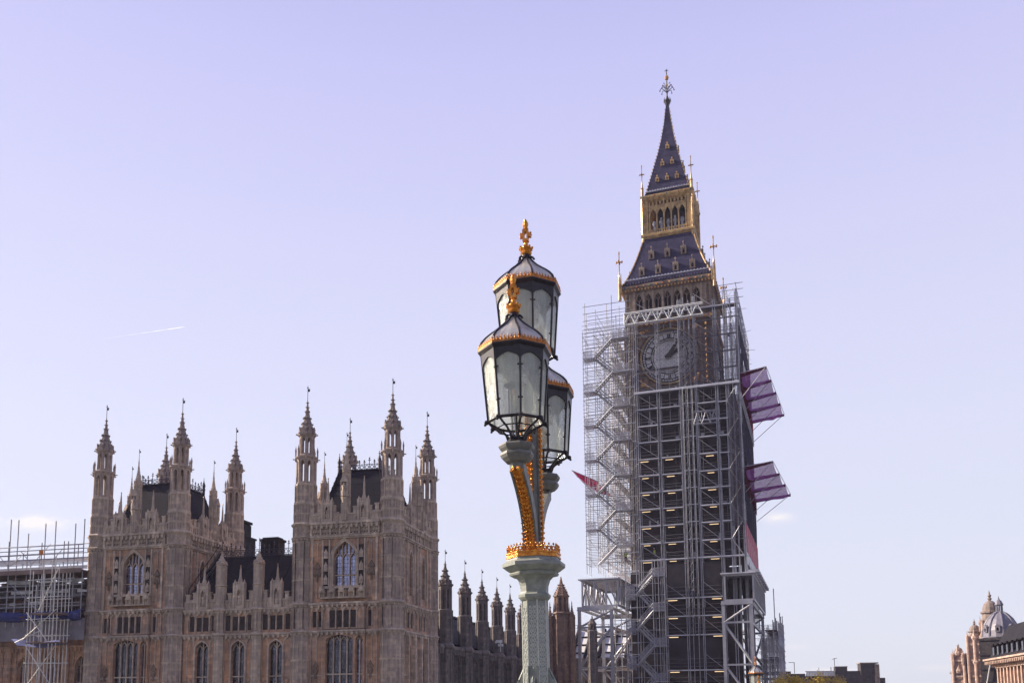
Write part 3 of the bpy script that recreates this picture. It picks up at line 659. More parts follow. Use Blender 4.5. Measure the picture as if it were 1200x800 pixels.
    for xa in (2.35, 6.98):
        g = MB(); g.ball(xa, .34, 11.9, .26, .12, .3); g.ball(xa-.2, .34, 11.7, .14, .1, .2); g.ball(xa+.2, .34, 11.7, .14, .1, .2); g.poly([(xa-.3, 12.2), (xa+.3, 12.2), (xa, 12.75)], .26, .41); g.box(xa-.06, xa+.06, .3, .42, 11.1, 11.7); g.build('carved_boss', 'shaft', t)
        g = MB(); g.ball(xa, .34, 4.0, .24, .12, .3); g.poly([(xa-.26, 4.3), (xa+.26, 4.3), (xa, 4.8)], .26, .41); g.ball(xa, .34, 3.6, .15, .1, .2); g.build('carved_boss', 'shaft', t)
    # balcony with little canopies under the window
    b = MB(); b.box(2.75, 6.6, -.08, .421, 10.5, 10.7); b.box(2.8, 6.55, -.02, .4, 9.72, 9.86)
    for i in range(5):
        xa = 2.98+i*.84; 
        for dx_ in (-.19, .19): b.box(xa+dx_-.035, xa+dx_+.035, -.14, -.06, 9.8, 10.62)
        b.poly([(xa-.24, 10.3), (xa+.24, 10.3), (xa, 10.78)], -.24, -.05); b.box(xa-.27, xa+.27, -.2, -.05, 10.2, 10.3); b.prism(xa, -.14, .05, .01, 10.7, 11.0, 5)
        b.box(xa-.2, xa+.2, .05, .2, 9.86, 10.2)
    for i in range(13): xa = 2.8+i*.312; b.box(xa-.03, xa+.03, .0, .06, 9.86, 10.5)
    b.build('balcony', 'stone', t)
    for side, wd in (('front', W_), ('right', D_), ('left', D_)):
        T = facade_T(side); cx = wd/2
        parapet(t, T, 1.6, wd-1.6, .35, 15.98, 1.25, gaps=((cx-2.0, cx-1.1), (cx+1.1, cx+2.0), (cx-.45, cx+.45)))
        for sg in (-1.56, 1.56): niche_gable(t, T, cx+sg, .4, 15.95, .80, 17.55, 19.5)
        o = pinnacle(t, 0, 0, 15.95, 20.1, 22.4, .31, 'mid_turret', 'stone', True, 8)
        v = T @ Vector((cx, .5, 0)); o.location = v
        st = MB(T); st.box(cx-.22, cx+.22, .04, .25, 15.97, 17.5); st.prism(cx, .06, .14, .27, 17.4, 17.85, 6, 30); panel_ribs(st, cx-.2, cx+.2, 16.0, 17.4, .04, 2, .05, .05); st.poly([(cx-.34, 19.1), (cx+.34, 19.1), (cx, 19.75)], -.05, .2); st.box(cx-.30, cx-.2, -.02, .2, 17.9, 19.1); st.box(cx+.2, cx+.30, -.02, .2, 17.9, 19.1); st.build('statue_niche', 'stone', t)
        statue(t, T, cx, .02, 17.92, 1.1)
    for x, y in ((.95, .95), (W_-.95, .95), (.95, D_-.95), (W_-.95, D_-.95)): pal_turret(t, x, y)
    # steep truncated roof with iron cresting
    zr = 20.75; e = [(1.5, 1.6), (W_-1.5, 1.6), (W_-1.5, D_-1.6), (1.5, D_-1.6)]; f = [(2.9, 3.1), (W_-2.9, 3.1), (W_-2.9, D_-3.1), (2.9, D_-3.1)]
    b = MB(); b.add([(x, y, 15.6) for x, y in e]+[(x, y, zr) for x, y in f], [(0, 1, 5, 4), (1, 2, 6, 5), (2, 3, 7, 6), (3, 0, 4, 7), (4, 5, 6, 7), (3, 2, 1, 0)])
    rf = b.build('roof', 'lead', t)
    b = MB()
    for i in range(4):
        p0 = Vector((*e[i], 15.6)); p1 = Vector((*f[i], zr)); b.tube(p0, p1, .07, 5)
        for j in range(12): c_ = p0.lerp(p1, (j+.5)/12); b.ball(c_.x, c_.y, c_.z+.08, .075, None, .1, 5)
        a0 = Vector((*f[i], zr+.03)); a1 = Vector((*f[(i+1) % 4], zr+.03)); b.tube(a0, a1, .09, 5)
    b.build('roof_rib', 'lead', rf)
    for i in range(4): cresting(rf, (*f[i], zr), (*f[(i+1) % 4], zr), 1.0)
    for x, y in f:
        o = pinnacle(rf, 0, 0, zr, zr+.9, zr+1.6, .13, 'cresting_finial', 'cresting', False, 6); o.location = (x, y, 0)
    return t
tA = pavilion('stone palace tower with crocketed turrets, the one nearer the big gilded lamp', -9.6)
tB = pavilion('stone palace tower with crocketed turrets, the one beside the blue tarpaulin', -28.75)

# link range between the two towers
LX0, LX1 = -19.33, -9.6
t = thing('palace_range', 'low stone range with dark slate roof and three gabled niches between the two palace towers', 'palace wing', pw(LX0, 0), PY)
LW = LX1-LX0; y = .75
wall = MB(); rib = MB(); rec = EachBox(t, 'recess_shade', 'recess'); ctr = [1.75, 5.05, 8.4]; but = [3.35, 6.75]  # rec: dark slabs again paint the shade of recessed panels
wall_open(wall, -.02, LW+.02, -4, 7.05, y, y+.45, [(c_, 1.2, 1.2, 6.05, 6.6) for c_ in ctr]); wall.box(0, LW, y, y+.45, 7.05, 9.1)
for c_ in ctr:
    hood(rib, c_, 1.2, 1.2, 6.05, 6.6, y, .1, .12)
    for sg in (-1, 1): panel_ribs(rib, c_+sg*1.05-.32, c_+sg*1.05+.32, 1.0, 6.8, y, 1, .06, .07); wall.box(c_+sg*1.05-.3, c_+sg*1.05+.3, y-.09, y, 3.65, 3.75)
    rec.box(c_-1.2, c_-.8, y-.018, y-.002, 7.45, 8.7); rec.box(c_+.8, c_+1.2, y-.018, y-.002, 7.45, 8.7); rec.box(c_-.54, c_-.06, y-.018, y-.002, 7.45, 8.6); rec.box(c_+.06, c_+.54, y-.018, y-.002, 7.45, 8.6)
    panel_ribs(rib, c_-1.35, c_-.66, 7.35, 8.95, y, 1, .08, .12); panel_ribs(rib, c_+.66, c_+1.35, 7.35, 8.95, y, 1, .08, .12); panel_ribs(rib, c_-.62, c_+.62, 7.35, 8.95, y, 2, .07, .12)
    for sg in (-1, 1): wall.ball(c_+sg*1.05, y-.08, 3.3, .17, .1, .22)
wall.box(.3, LW-.3, 9.0, 9.4, -4, 9); wall.build('wall', 'warm', t); rib.build('wall_rib', 'stone', t)
b = MB()
for z in (7.05, 9.1): b = MB(); course(b, 0, LW, z, y, .24, .26); b.build('string_course', 'stone', t)
for c_ in ctr:
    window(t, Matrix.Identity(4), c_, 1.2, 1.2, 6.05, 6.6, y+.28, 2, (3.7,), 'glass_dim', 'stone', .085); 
    niche_gable(t, Matrix.Identity(4), c_, y-.02, 9.25, .85, 11.25, 12.75)
parapet(t, Matrix.Identity(4), .05, LW-.05, y-.02, 9.28, 1.35, gaps=[(c_-.5, c_+.5) for c_ in ctr]+[(c_-.4, c_+.4) for c_ in but])
for c_ in but:
    b = MB(); b.prism(0, 0, .42, .42, -4, 9.3); octagon_ribs(b, 0, 0, .42, -4, 9.0, [-3, .5, 3.7, 6.9], 0); octagon_ribs(b, 0, 0, .42, 7.3, 9, [7.3, 8.95], 0)
    for z in (7.05, 9.1): b.lathe(0, 0, [(.42, z-.12), (.6, z), (.6, z+.12), (.45, z+.22)])
    o = b.build('buttress', 'stone', t); o.location = (c_, y-.1, 0)
    o = pinnacle(t, c_, y-.05, 9.25, 13.0, 14.1, .40, 'pinnacle', 'stone', True)
b = MB(); b.add([(0, 1.3, 9.3), (LW, 1.3, 9.3), (LW, 5.4, 14.35), (0, 5.4, 14.35), (0, 9.4, 9.3), (LW, 9.4, 9.3)], [(0, 1, 2, 3), (3, 2, 5, 4), (0, 3, 4), (1, 5, 2), (0, 4, 5, 1)])
rf = b.build('roof', 'slate', t); cresting(rf, (0, 5.4, 14.35), (LW, 5.4, 14.35), 1.15, .46)
b = MB()
for i in range(7): xx = .6+i*1.4; b.beam((xx, 1.3, 9.36), (xx, 5.4, 14.41), .05)
b.build('roof_rib', 'lead', rf)
b = MB(); b.box(4.15, 5.85, 5.6, 6.8, 13.5, 15.7); b.box(4.05, 5.95, 5.5, 6.9, 15.7, 15.9); b.box(4.25, 5.75, 5.7, 6.7, 15.9, 16.05)
for i in range(5): b.box(4.27+i*.34, 4.39+i*.34, 5.53, 5.62, 13.6, 15.6)
b.build('chimney', 'slate', t)
# stepped roof stair beside the left tower
b = MB(); b.beam((.15, 1.0, 10.2), (2.0, 2.6, 14.2), .16); b.beam((.45, .9, 10.0), (2.3, 2.5, 13.9), .12)
for i in range(6): f = i/5; b.tube((.15+1.85*f, 1.0+1.6*f, 10.2+4*f), (.15+1.85*f, 1.0+1.6*f, 11.0+4*f), .03)
b.beam((.15, 1.0, 11.0), (2.0, 2.6, 15.0), .05); b.build('roof_stair', 'iron', t)

# north wing running back from the right tower, towards the clock tower
NT = Matrix(((0, -1, 0, 0), (1, 0, 0, 0), (0, 0, 1, 0), (0, 0, 0, 1)))
t = thing('palace_range', 'long sooty stone range with slate roof receding behind the lamp column', 'palace wing', pw(-.3, 10.7), PY)
NL = 56.; wall = MB(NT); pos = [2.1+6.55*i for i in range(9)]
ops = []
for i in range(8): ops += [(pos[i]+1.75, 1.1, 1.5, 5.0, 5.8), (pos[i]+4.8, 1.1, 1.5, 5.0, 5.8)]
wall_open(wall, 0, NL, -4, 6.6, .3, .75, ops); wall.box(0, NL, 9, 9.4, -4, 6.6)
for o_ in ops: panel_ribs(wall, o_[0]-1.2, o_[0]-.6, 1, 6.2, .3, 1, .09, .12); panel_ribs(wall, o_[0]+.6, o_[0]+1.2, 1, 6.2, .3, 1, .09, .12)
course(wall, 0, NL, 6.35, .3, .5, .4)
wall.build('wall', 'wing', t)
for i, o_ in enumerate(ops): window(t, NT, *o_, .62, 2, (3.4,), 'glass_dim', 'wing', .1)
b = MB(NT); b.add([(0, .35, 6.9), (NL, .35, 6.9), (NL, 5.6, 10.95), (0, 5.6, 10.95), (0, 9.2, 6.9), (NL, 9.2, 6.9)], [(0, 1, 2, 3), (3, 2, 5, 4), (0, 3, 4), (1, 5, 2), (0, 4, 5, 1)])
rf = b.build('roof', 'slate', t); b = MB(NT); b.beam((0, 5.6, 11.0), (NL, 5.6, 11.0), .22)
for i in range(60): b.box(i*.93, i*.93+.3, 5.5, 5.7, 11.0, 11.25)
b.build('ridge', 'lead', rf)
proto = None
for i, s_ in enumerate(pos):
    if proto is None:
        b = MB(); R_ = .66; b.prism(0, 0, R_, R_, -4, 9.8); octagon_ribs(b, 0, 0, R_, -4, 6.2, [-3.5, 1.5, 6.1], 0); octagon_ribs(b, 0, 0, R_, 6.9, 9.8, [6.95, 9.75], 0)
        b.lathe(0, 0, [(R_, 6.2), (R_+.2, 6.4), (R_+.2, 6.6), (R_+.02, 6.8)]); b.lathe(0, 0, [(R_, 9.6), (R_+.06, 9.75), (R_-.1, 9.95)])
        b.prism(0, 0, .36, .36, 9.8, 12.0)
        for k in range(8):
            tt = rad(22.5+45*k); b.prism(.50*math.cos(tt), .50*math.sin(tt), .13, .13, 9.8, 12.0, 5, 22.5+45*k)
            b.ball(.7*math.cos(tt), .7*math.sin(tt), 12.15, .08); L = facet(0, 0, k); b.poly([(-.22, 12.0), (.22, 12.0), (0, 12.6)], -.62, -.5, L); b.box(-.25, .25, -.57, -.45, 11.65, 12.0, L)
        b.lathe(0, 0, [(.55, 11.9), (.72, 12.05), (.72, 12.15), (.6, 12.2)])
        pr = [(.6, 12.15), (.5, 12.5), (.34, 12.9), (.2, 13.4), (.1, 13.9), (.04, 14.35)]; proto = b.build('buttress_turret', 'wing', t)
        s2 = MB(); s2.lathe(0, 0, pr); crockets(s2, 0, 0, pr[:-1], 8, 22.5, .36, .09)
        for z, r_ in ((13.65, .21), (14.05, .17)): s2.lathe(0, 0, [(.05, z-.06), (r_, z), (.05, z+.06)])
        s2.build('spire', 'wing', proto); vane(14.3, proto, .85); o = proto
    else: o = dup(proto)
    o.location = (-.1, s_, 0)
# brown turret group at the wing's far end
def stair_turret(label, wx, wy, z0, zt, r, mat, sides=True, cat='turret'):
    t = thing('stone_turret', label, cat, (wx, wy, 0), PY)
    h = zt-z0; zl = zt-h*.52; zs = zt-h*.28
    b = MB(); b.prism(0, 0, r, r, -3, zl); octagon_ribs(b, 0, 0, r, -3, zl, [z0-8, z0-5, z0-2.5, z0, zl-.1], 0)
    b.lathe(0, 0, [(r, zl-.2), (r*1.2, zl), (r*1.2, zl+.15), (r*.9, zl+.3)])
    b.prism(0, 0, r*.5, r*.5, zl, zs)
    for k in range(8):
        tt = rad(22.5+45*k); b.prism(r*.72*math.cos(tt), r*.72*math.sin(tt), r*.19, r*.19, zl, zs, 5, 22.5+45*k); b.prism(r*.98*math.cos(tt), r*.98*math.sin(tt), r*.1, .01, zl, zl+h*.16, 5)
        b.ball(r*.92*math.cos(tt), r*.92*math.sin(tt), zs+.1, r*.12)
    b.lathe(0, 0, [(r*.8, zs-.2), (r*1.0, zs), (r*1.0, zs+.15), (r*.8, zs+.25)]); b.build('shaft', mat, t)
    pr = [(r*.85, zs+.1), (r*.7, zs+h*.06), (r*.45, zs+h*.12), (r*.22, zs+h*.19), (.05, zt)]
    s2 = MB(); s2.lathe(0, 0, pr); crockets(s2, 0, 0, pr[:-1], 8, 22.5, h*.03, r*.1); s2.build('spire', mat, t)
    if sides:
        for sx in (-r*1.35, r*1.35): pinnacle(t, sx, -r*.4, z0-6, zl-.6, zl+h*.17, r*.36, 'side_pinnacle', mat, False)
    return t
stair_turret('tall brown stone turret standing just right of the lamp column', 6.9, 125, 8.5, 18.7, 1.15, 'brown')
stair_turret('small dark capped turret seen through the left steel gantry', 10.9, 122, 8.5, 12.9, .62, 'wing', False)
stair_turret('thin pale spirelet behind the glazed roof right of the lamp column', 9.6, 152, 8, 14.6, .8, 'buff', False)
t = thing('great_hall', 'dark wall and pale glazed roof behind the left steel gantry', 'building', (14, 150, 0), -16)
b = MB(); b.box(-14, 6, 0, 20, -3, 8.2)
for i in range(11): b.box(-13.8+i*1.9, -13.3+i*1.9, -.4, 0, -3, 8.4)
course(b, -14, 6, 8.0, 0, .4, .4); b.build('wall', 'wing', t)
b = MB(); b.add([(-14, .5, 8.4), (6, .5, 8.4), (6, 7, 13.4), (-14, 7, 13.4), (-14, 14, 8.4), (6, 14, 8.4)], [(0, 1, 2, 3), (3, 2, 5, 4), (0, 3, 4), (1, 5, 2)]); rf = b.build('roof', 'white', t)
b = MB()
for i in range(9): b.beam((-13.5+i*2.3, .3, 8.5), (-13.5+i*2.3, 6.9, 13.6), .5)
for i in range(3): b.beam((-14, 1.5+i*1.9, 9.3+i*1.46), (6, 1.5+i*1.9, 9.3+i*1.46), .2)
b.build('roof_rib', 'slate', rf)
b = MB()
for i in range(14): b.tube((-13+i*1.4, 7, 13.4), (-13+i*1.4, 7, 14.5), .05)
b.tube((-13, 7, 14.5), (5.2, 7, 14.5), .05); b.tube((-13, 7, 14), (5.2, 7, 14), .04); b.build('roof_railing', 'tube', rf)
# dark tower behind the left pavilion
t = thing('dark_tower', 'dark slate clad stair tower behind the right rear turret of the left palace tower', 'tower', pw(-26.9, 20), PY)
b = MB(); b.box(0, .95, 0, 3, 5, 20.9); b.box(.95, 1.5, 0, 3, 5, 19.2); b.box(-.1, 1.05, -.1, 3.1, 21.0, 21.25); b.box(1.0, 1.6, -.1, 3.1, 19.2, 19.4)
for x in (0, .48, .95, 1.5): b.box(x-.07, x+.07, -.15, 0, 5, 20.8 if x < 1 else 19)
for z in (12, 14, 16, 18): b.box(0, 1.5, -.1, 0, z, z+.15)
b.build('wall', 'slate', t)
for x, z in ((0, 22.6), (.95, 21.9), (1.5, 20.9)): pinnacle(t, x, -.05, z-4, z-1.0, z, .12, 'pinnacle', 'lead', False)
t = thing('slate_spirelet', 'slim blue slate spirelet behind the left palace tower, between its two right turrets', 'spirelet', pw(-22.4, 14), PY)
b = MB(); b.prism(0, 0, .5, .5, 12, 22); octagon_ribs(b, 0, 0, .5, 12, 22, [14, 16, 18, 20, 21.9], 0); b.build('shaft', 'lead', t)
b = MB(); pr = [(.5, 22), (.3, 22.8), (.12, 23.8), (.03, 25.3)]; b.lathe(0, 0, pr); b.build('spire', 'lead', t)
# ------------------------------------------------------------------ clock tower
TO = (25.35, 132.0, 0); TY = -19.
t = thing('clock_tower', 'tall gothic clock tower with blue iron spire rising out of the scaffolding', 'clock tower', TO, TY)
SIDES = [Matrix.Rotation(rad(90*k), 4, 'Z') for k in range(4)]     # front, right, back, left
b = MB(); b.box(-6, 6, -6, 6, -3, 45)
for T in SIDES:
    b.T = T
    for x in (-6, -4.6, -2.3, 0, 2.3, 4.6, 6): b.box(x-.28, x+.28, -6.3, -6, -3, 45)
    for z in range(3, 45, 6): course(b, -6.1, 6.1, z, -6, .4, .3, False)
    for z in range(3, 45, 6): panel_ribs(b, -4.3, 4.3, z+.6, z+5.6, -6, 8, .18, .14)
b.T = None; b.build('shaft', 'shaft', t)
b = MB(); b.box(-6.0, 6.0, -6.0, 6.0, 45, 57.2)
for T in SIDES:
    b.T = T; course(b, -6.5, 6.5, 45.3, -6.2, .7, .5); course(b, -6.4, 6.4, 56.0, -6.2, .5, .4)
    for sg in (-1, 1): b.box(sg*5.45-.85, sg*5.45+.85, -6.45, -6.0, 45.6, 57); panel_ribs(b, sg*5.45-.8, sg*5.45+.8, 46, 56, -6.45, 2, .2, .12)
    # spandrels of the square round the dial
    n = 24
    for sg in (-1, 1):
        for sz in (-1, 1):
            arc = [(sg*4.5*math.sin(math.pi/2*i/n), 51.2+sz*4.5*math.cos(math.pi/2*i/n)) for i in range(n+1)]
            b.poly(arc+[(sg*4.6, 51.2+sz*0), (sg*4.6, 51.2+sz*4.75), (0, 51.2+sz*4.75)], -6.42, -6.0)
b.T = None; b.build('clock_stage', 'shaft', t)
b = MB()
for T in SIDES[:2]:
    b.T = T
    for sg in (-1, 1):
        for sz in (-1, 1): b.ball(sg*3.85, -6.45, 51.2+sz*3.95, .42, .12, .42); b.ball(sg*4.2, -6.45, 51.2+sz*3.3, .2, .1, .25); b.ball(sg*3.2, -6.45, 51.2+sz*4.3, .25, .1, .2)
    for i in range(18): b.box(-6.2+i*.72, -5.8+i*.72, -6.75, -6.5, 56.2, 56.6)
    for sg in (-1, 1):
        for i in range(12): b.ball(sg*5.45, -6.62, 46.5+i*.8, .16, .1, .26)
b.build('gilt_ornament', 'gold_far', t)
NUM = ['XII', 'I', 'II', 'III', 'IV', 'V', 'VI', 'VII', 'VIII', 'IX', 'X', 'XI']
for si in (0, 1):
    T = SIDES[si] @ Matrix.Translation((0, -6.2, 51.2)) @ Matrix.Rotation(rad(90), 4, 'X')      # disc plane: local z points outwards
    d = MB(T); d.prism(0, 0, 4.12, 4.12, 0, .12, 48, 0); o = d.build('clock_dial', 'opal', t)
    b = MB(T); b.ring(0, 0, 4.10, 4.27, .0, .26, 48, 0); b.build('gilt_rim', 'gilt_stone', o)
    b = MB(T)
    for ri, ro in ((3.84, 4.0), (3.47, 3.57), (2.60, 2.74), (2.32, 2.40)): b.ring(0, 0, ri, ro, .12, .2, 48, 0)
    for i in range(60):
        L = Matrix.Rotation(rad(6*i), 4, 'Z'); b.box(-.03, .03, 3.55, 3.9, .12, .19, L)
    for i in range(12):
        L = Matrix.Rotation(rad(-30*i), 4, 'Z'); L15 = Matrix.Rotation(rad(-30*i-15), 4, 'Z')
        b.box(-.045, .045, 2.45, 3.55, .12, .185, L15)
    for i in range(0):
        a0 = rad(15*i); a1 = rad(15*(i+1)); 
        for r0, r1 in ((1.0, 1.7),):
            b.tube((r0*math.cos(a0), r0*math.sin(a0), .15), (r1*math.cos(a1), r1*math.sin(a1), .15), .018, 4); b.tube((r0*math.cos(a1), r0*math.sin(a1), .15), (r1*math.cos(a0), r1*math.sin(a0), .15), .018, 4)
    b.build('dial_tracery', 'hand', o)
    b = MB(T)
    for i, s_ in enumerate(NUM):
        L = Matrix.Rotation(rad(-30*i), 4, 'Z'); wd = {'I': .14, 'V': .30, 'X': .30}; tot = sum(wd[c] for c in s_); x = -tot/2
        for c in s_:
            xc = x+wd[c]/2
            if c == 'I': b.box(xc-.045, xc+.045, 2.78, 3.45, .12, .22, L)
            elif c == 'V': b.beam((xc-.11, 3.45, .17), (xc, 2.78, .17), .07, L=L); b.beam((xc+.11, 3.45, .172), (xc, 2.78, .172), .07, L=L)
            else: b.beam((xc-.11, 3.45, .17), (xc+.11, 2.78, .17), .07, L=L); b.beam((xc+.11, 3.45, .172), (xc-.11, 2.78, .172), .07, L=L)
            x += wd[c]
    b.build('numeral', 'hand', o)
    for nm, ang, ln, w0, w1, z in (('hour_hand', 62, 2.2, .55, .36, .34), ('minute_hand', 33, 3.75, .50, .22, .46)):
        L = Matrix.Rotation(rad(-ang), 4, 'Z'); b = MB(T); b.add([(-w0/2-.06, -.6, z), (w0/2+.06, -.6, z), (w1/2, ln, z), (-w1/2, ln, z), (-w0/2-.06, -.6, z+.08), (w0/2+.06, -.6, z+.08), (w1/2, ln, z+.08), (-w1/2, ln, z+.08)], [(3, 2, 1, 0), (4, 5, 6, 7), (0, 1, 5, 4), (1, 2, 6, 5), (2, 3, 7, 6), (3, 0, 4, 7)], L)
        b.prism(0, 0, .38, .38, z-.05, z+.1, 12, 0)
        if nm == 'hour_hand': b.poly([(0, 0), (0, 0.01), (0.01, 0)], 0, .001); b.add([(-.32, 1.75, z), (0, 1.5, z), (.32, 1.75, z), (0, 2.75, z), (-.32, 1.75, z+.09), (0, 1.5, z+.09), (.32, 1.75, z+.09), (0, 2.75, z+.09)], [(3, 2, 1, 0), (4, 5, 6, 7), (0, 1, 5, 4), (1, 2, 6, 5), (2, 3, 7, 6), (3, 0, 4, 7)], L)
        b.build(nm, 'hand', o)
# belfry arcade
b = MB()
for T in SIDES:
    b.T = T; wall_open(b, -6.25, 6.25, 57.2, 61.7, -6.25, -5.6, [(-4.2+1.4*i, .98, 57.9, 60.1, 61.3) for i in range(7)])
    for i in range(8): b.box(-4.9+1.4*i-.14, -4.9+1.4*i+.14, -6.5, -6.25, 57.3, 61.6)
    for i in range(7):
        x = -4.2+1.4*i; b.box(x-.045, x+.045, -6.2, -6.0, 57.9, 60.2); b.tube((x, -6.1, 60.15), (x-.4, -6.1, 60.75), .045, 4); b.tube((x, -6.1, 60.15), (x+.4, -6.1, 60.75), .045, 4); b.tube((x, -6.1, 60.15), (x, -6.1, 61.2), .03, 4)
    for sg in (-1, 1): panel_ribs(b, sg*5.6-.55, sg*5.6+.55, 57.4, 61.5, -6.25, 2, .12, .1)
b.T = None; b.build('belfry_arcade', 'buff', t)
b = MB(); b.box(-5.3, 5.3, -5.3, 5.3, 57.25, 61.8); b.build('belfry_core', 'dark', t)
b = MB(); b.lathe(0, 0, [(6.3*1.4142, 61.6), (6.75*1.4142, 61.9), (6.95*1.4142, 62.15), (6.95*1.4142, 62.45), (6.8*1.4142, 62.6)], 4, 45)
b.build('cornice', 'shaft', t)
g, gr, rd_ = MB(), MB(), MB()
for T in SIDES:
    for q in (g, gr, rd_): q.T = T
    for i in range(14):
        q = (gr, g, rd_, g)[i % 4]; x = -6.2+i*.953; q.ball(x, -6.98, 62.25, .17 if i % 2 == 0 else .13, .1, .17)
    for i in range(28): g.box(-6.7+i*.49, -6.5+i*.49, -6.9, -6.75, 61.72, 61.95)
g.build('gilt_ornament', 'gold_far', t); gr.build('green_shield', 'green_em', t); rd_.build('red_shield', 'red_em', t)
def roof(prof, name, mat):
    b = MB(); b.lathe(0, 0, [(h*1.41421, z) for h, z in prof], 4, 45); return b.build(name, mat, t)
P1 = [(6.75, 62.55), (6.2, 63.6), (5.6, 65.0), (4.9, 67.0), (4.3, 69.0), (3.7, 71.3)]
r1 = roof(P1, 'lower_roof', 'iron_tile')
def on_prof(P_, z):
    for (h0, z0), (h1, z1) in zip(P_, P_[1:]):
        if z0 <= z <= z1: return h0+(h1-h0)*(z-z0)/(z1-z0)
    return P_[-1][0]
def crest_rows(parent, P_, z, step, mat, h=.3):
    b = MB()
    for T in SIDES:
        b.T = T; hh = on_prof(P_, z); n = int(2*hh/step)
        b.box(-hh, hh, -hh-.12, -hh+.1, z-.06, z+.06)
        for i in range(n): x = -hh+2*hh*(i+.5)/n; b.box(x-step*.2, x+step*.2, -hh-.1, -hh+.06, z+.06, z+h)
    b.T = None; return b.build('roof_crest', mat, parent)
crest_rows(r1, P1, 62.72, .42, 'lead', .42); crest_rows(r1, P1, 63.75, .46, 'panel', .18)
b = MB()
for k in range(4):
    a = rad(45+90*k)
    for i in range(15):
        z = 62.9+i*.56; h = on_prof(P1, z)*1.414; b.ball(h*math.cos(a), h*math.sin(a), z+.12, .12, None, .17, 5)
    for (h0, z0), (h1, z1) in zip(P1, P1[1:]): b.tube((h0*1.414*math.cos(a), h0*1.414*math.sin(a), z0), (h1*1.414*math.cos(a), h1*1.414*math.sin(a), z1), .10, 5)
b.build('hip_crocket', 'gilt_stone', r1)
def dormer(T, P_, x, z, w_, h, parent, mat='buff'):
    y = -on_prof(P_, z)-.12; b = MB(T)
    wall_open(b, x-w_/2, x+w_/2, z, z+h*.62, y, y+.25, [(x, w_*.5, z+.12, z+h*.35, z+h*.55)]); b.poly([(x-w_*.62, z+h*.6), (x+w_*.62, z+h*.6), (x, z+h*1.08)], y-.06, y+1.2); b.box(x-w_/2+.02, x+w_/2-.02, y+.25, y+1.3, z, z+h*.6)
    for sg in (-1, 1): b.box(x+sg*w_*.5-.06, x+sg*w_*.5+.06, y-.08, y+.1, z-.05, z+h*.72); b.prism(x+sg*w_*.5, y, .08, .01, z+h*.72, z+h*.95, 4)
    b.tube((x, y, z+h*1.0), (x, y, z+h*1.4), .05, 5); b.ball(x, y, z+h*1.25, .13); o = b.build('dormer', mat, parent)
    d = MB(T); d.box(x-w_*.25, x+w_*.25, y+.08, y+.245, z+.12, z+h*.55); d.build('dormer_opening', 'dark', parent)
for T in SIDES:
    for x in (-3.75, -1.3, 1.3, 3.75): dormer(T, P1, x, 64.3, .68, 1.5, r1)
    for x in (-2.4, 0, 2.4): dormer(T, P1, x, 67.2, .68, 1.5, r1)
# lantern stage
b = MB(); b.lathe(0, 0, [(3.75*1.414, 71.1), (4.05*1.414, 71.4), (4.05*1.414, 71.75), (3.85*1.414, 71.9)], 4, 45)
for T in SIDES:
    b.T = T
    for i in range(6): x = -2.75+1.1*i; b.box(x-.10, x+.10, -3.6, -3.3, 71.9, 77.3)
    for i in range(5):
        x = -2.2+1.1*i; l, r_ = arch(x, .9, 74.8, 75.9, 5); b.poly(l+[(x, 76.5), (x-.55, 76.5), (x-.55, 74.8)], -3.5, -3.3); b.poly(r_+[(x+.55, 74.8), (x+.55, 76.5), (x, 76.5)], -3.5, -3.3)
        b.box(x-.55, x+.55, -3.46, -3.34, 77.05, 77.3); b.box(x-.06, x+.06, -3.5, -3.35, 76.4, 77.2); b.ball(x, -3.45, 76.8, .2, .08, .26)
        for j in range(2): b.box(x-.3+j*.45, x-.15+j*.45, -3.6, -3.45, 71.9, 72.45)
    b.box(-3.3, 3.3, -3.58, -3.42, 72.45, 72.58)
    for sg in (-1, 1):
        b.box(sg*3.35-.36, sg*3.35+.36, -3.55, -2.95, 71.6, 77.3)
        for dx_ in (-.3, .0, .3): b.prism(sg*3.35+dx_, -3.6, .11, .11, 71.7, 77.3, 6)
b.T = None; b.build('lantern_arcade', 'gilt_stone', t)
b = MB(); b.box(-2.2, 2.2, -2.2, 2.2, 71.5, 77.4); b.build('lantern_core', 'dark', t)
b = MB()
for i in range(5): b.box(-2.3+i*1.05, -2.0+i*1.05, -2.8, -2.5, 71.9, 74.2+.5*(i % 2)); b.ball(-2.15+i*1.05, -2.65, 73.9, .35, .3, .5)
b.build('bell_frame', 'tube', t)
b = MB(); b.lathe(0, 0, [(3.6*1.414, 77.2), (3.9*1.414, 77.5), (4.05*1.414, 77.75), (4.05*1.414, 78.0), (3.7*1.414, 78.15), (3.5*1.414, 78.3)], 4, 45); b.build('upper_cornice', 'gilt_stone', t)
g, gr, rd_ = MB(), MB(), MB()
for T in SIDES:
    for q in (g, gr, rd_): q.T = T
    for i in range(9): (gr, g, rd_, g)[i % 4].ball(-3.6+i*.9, -4.05, 77.8, .12, .08, .13)
    for i in range(7): g.ball(-3.6+i*1.2, -4.02, 71.55, .13, .08, .12)
g.build('gilt_ornament', 'gold_far', t); gr.build('green_shield', 'green_em', t); rd_.build('red_shield', 'red_em', t)
P2 = [(3.4, 78.2), (3.05, 79.6), (2.52, 81.8), (2.05, 83.8), (1.52, 86.0), (1.0, 88.6), (.56, 91.5), (.32, 93.8), (.2, 95.0)]
r2_ = roof(P2, 'upper_spire', 'iron_tile')
crest_rows(r2_, P2, 78.4, .36, 'lead', .3); crest_rows(r2_, P2, 78.95, .40, 'panel', .22)
b = MB()
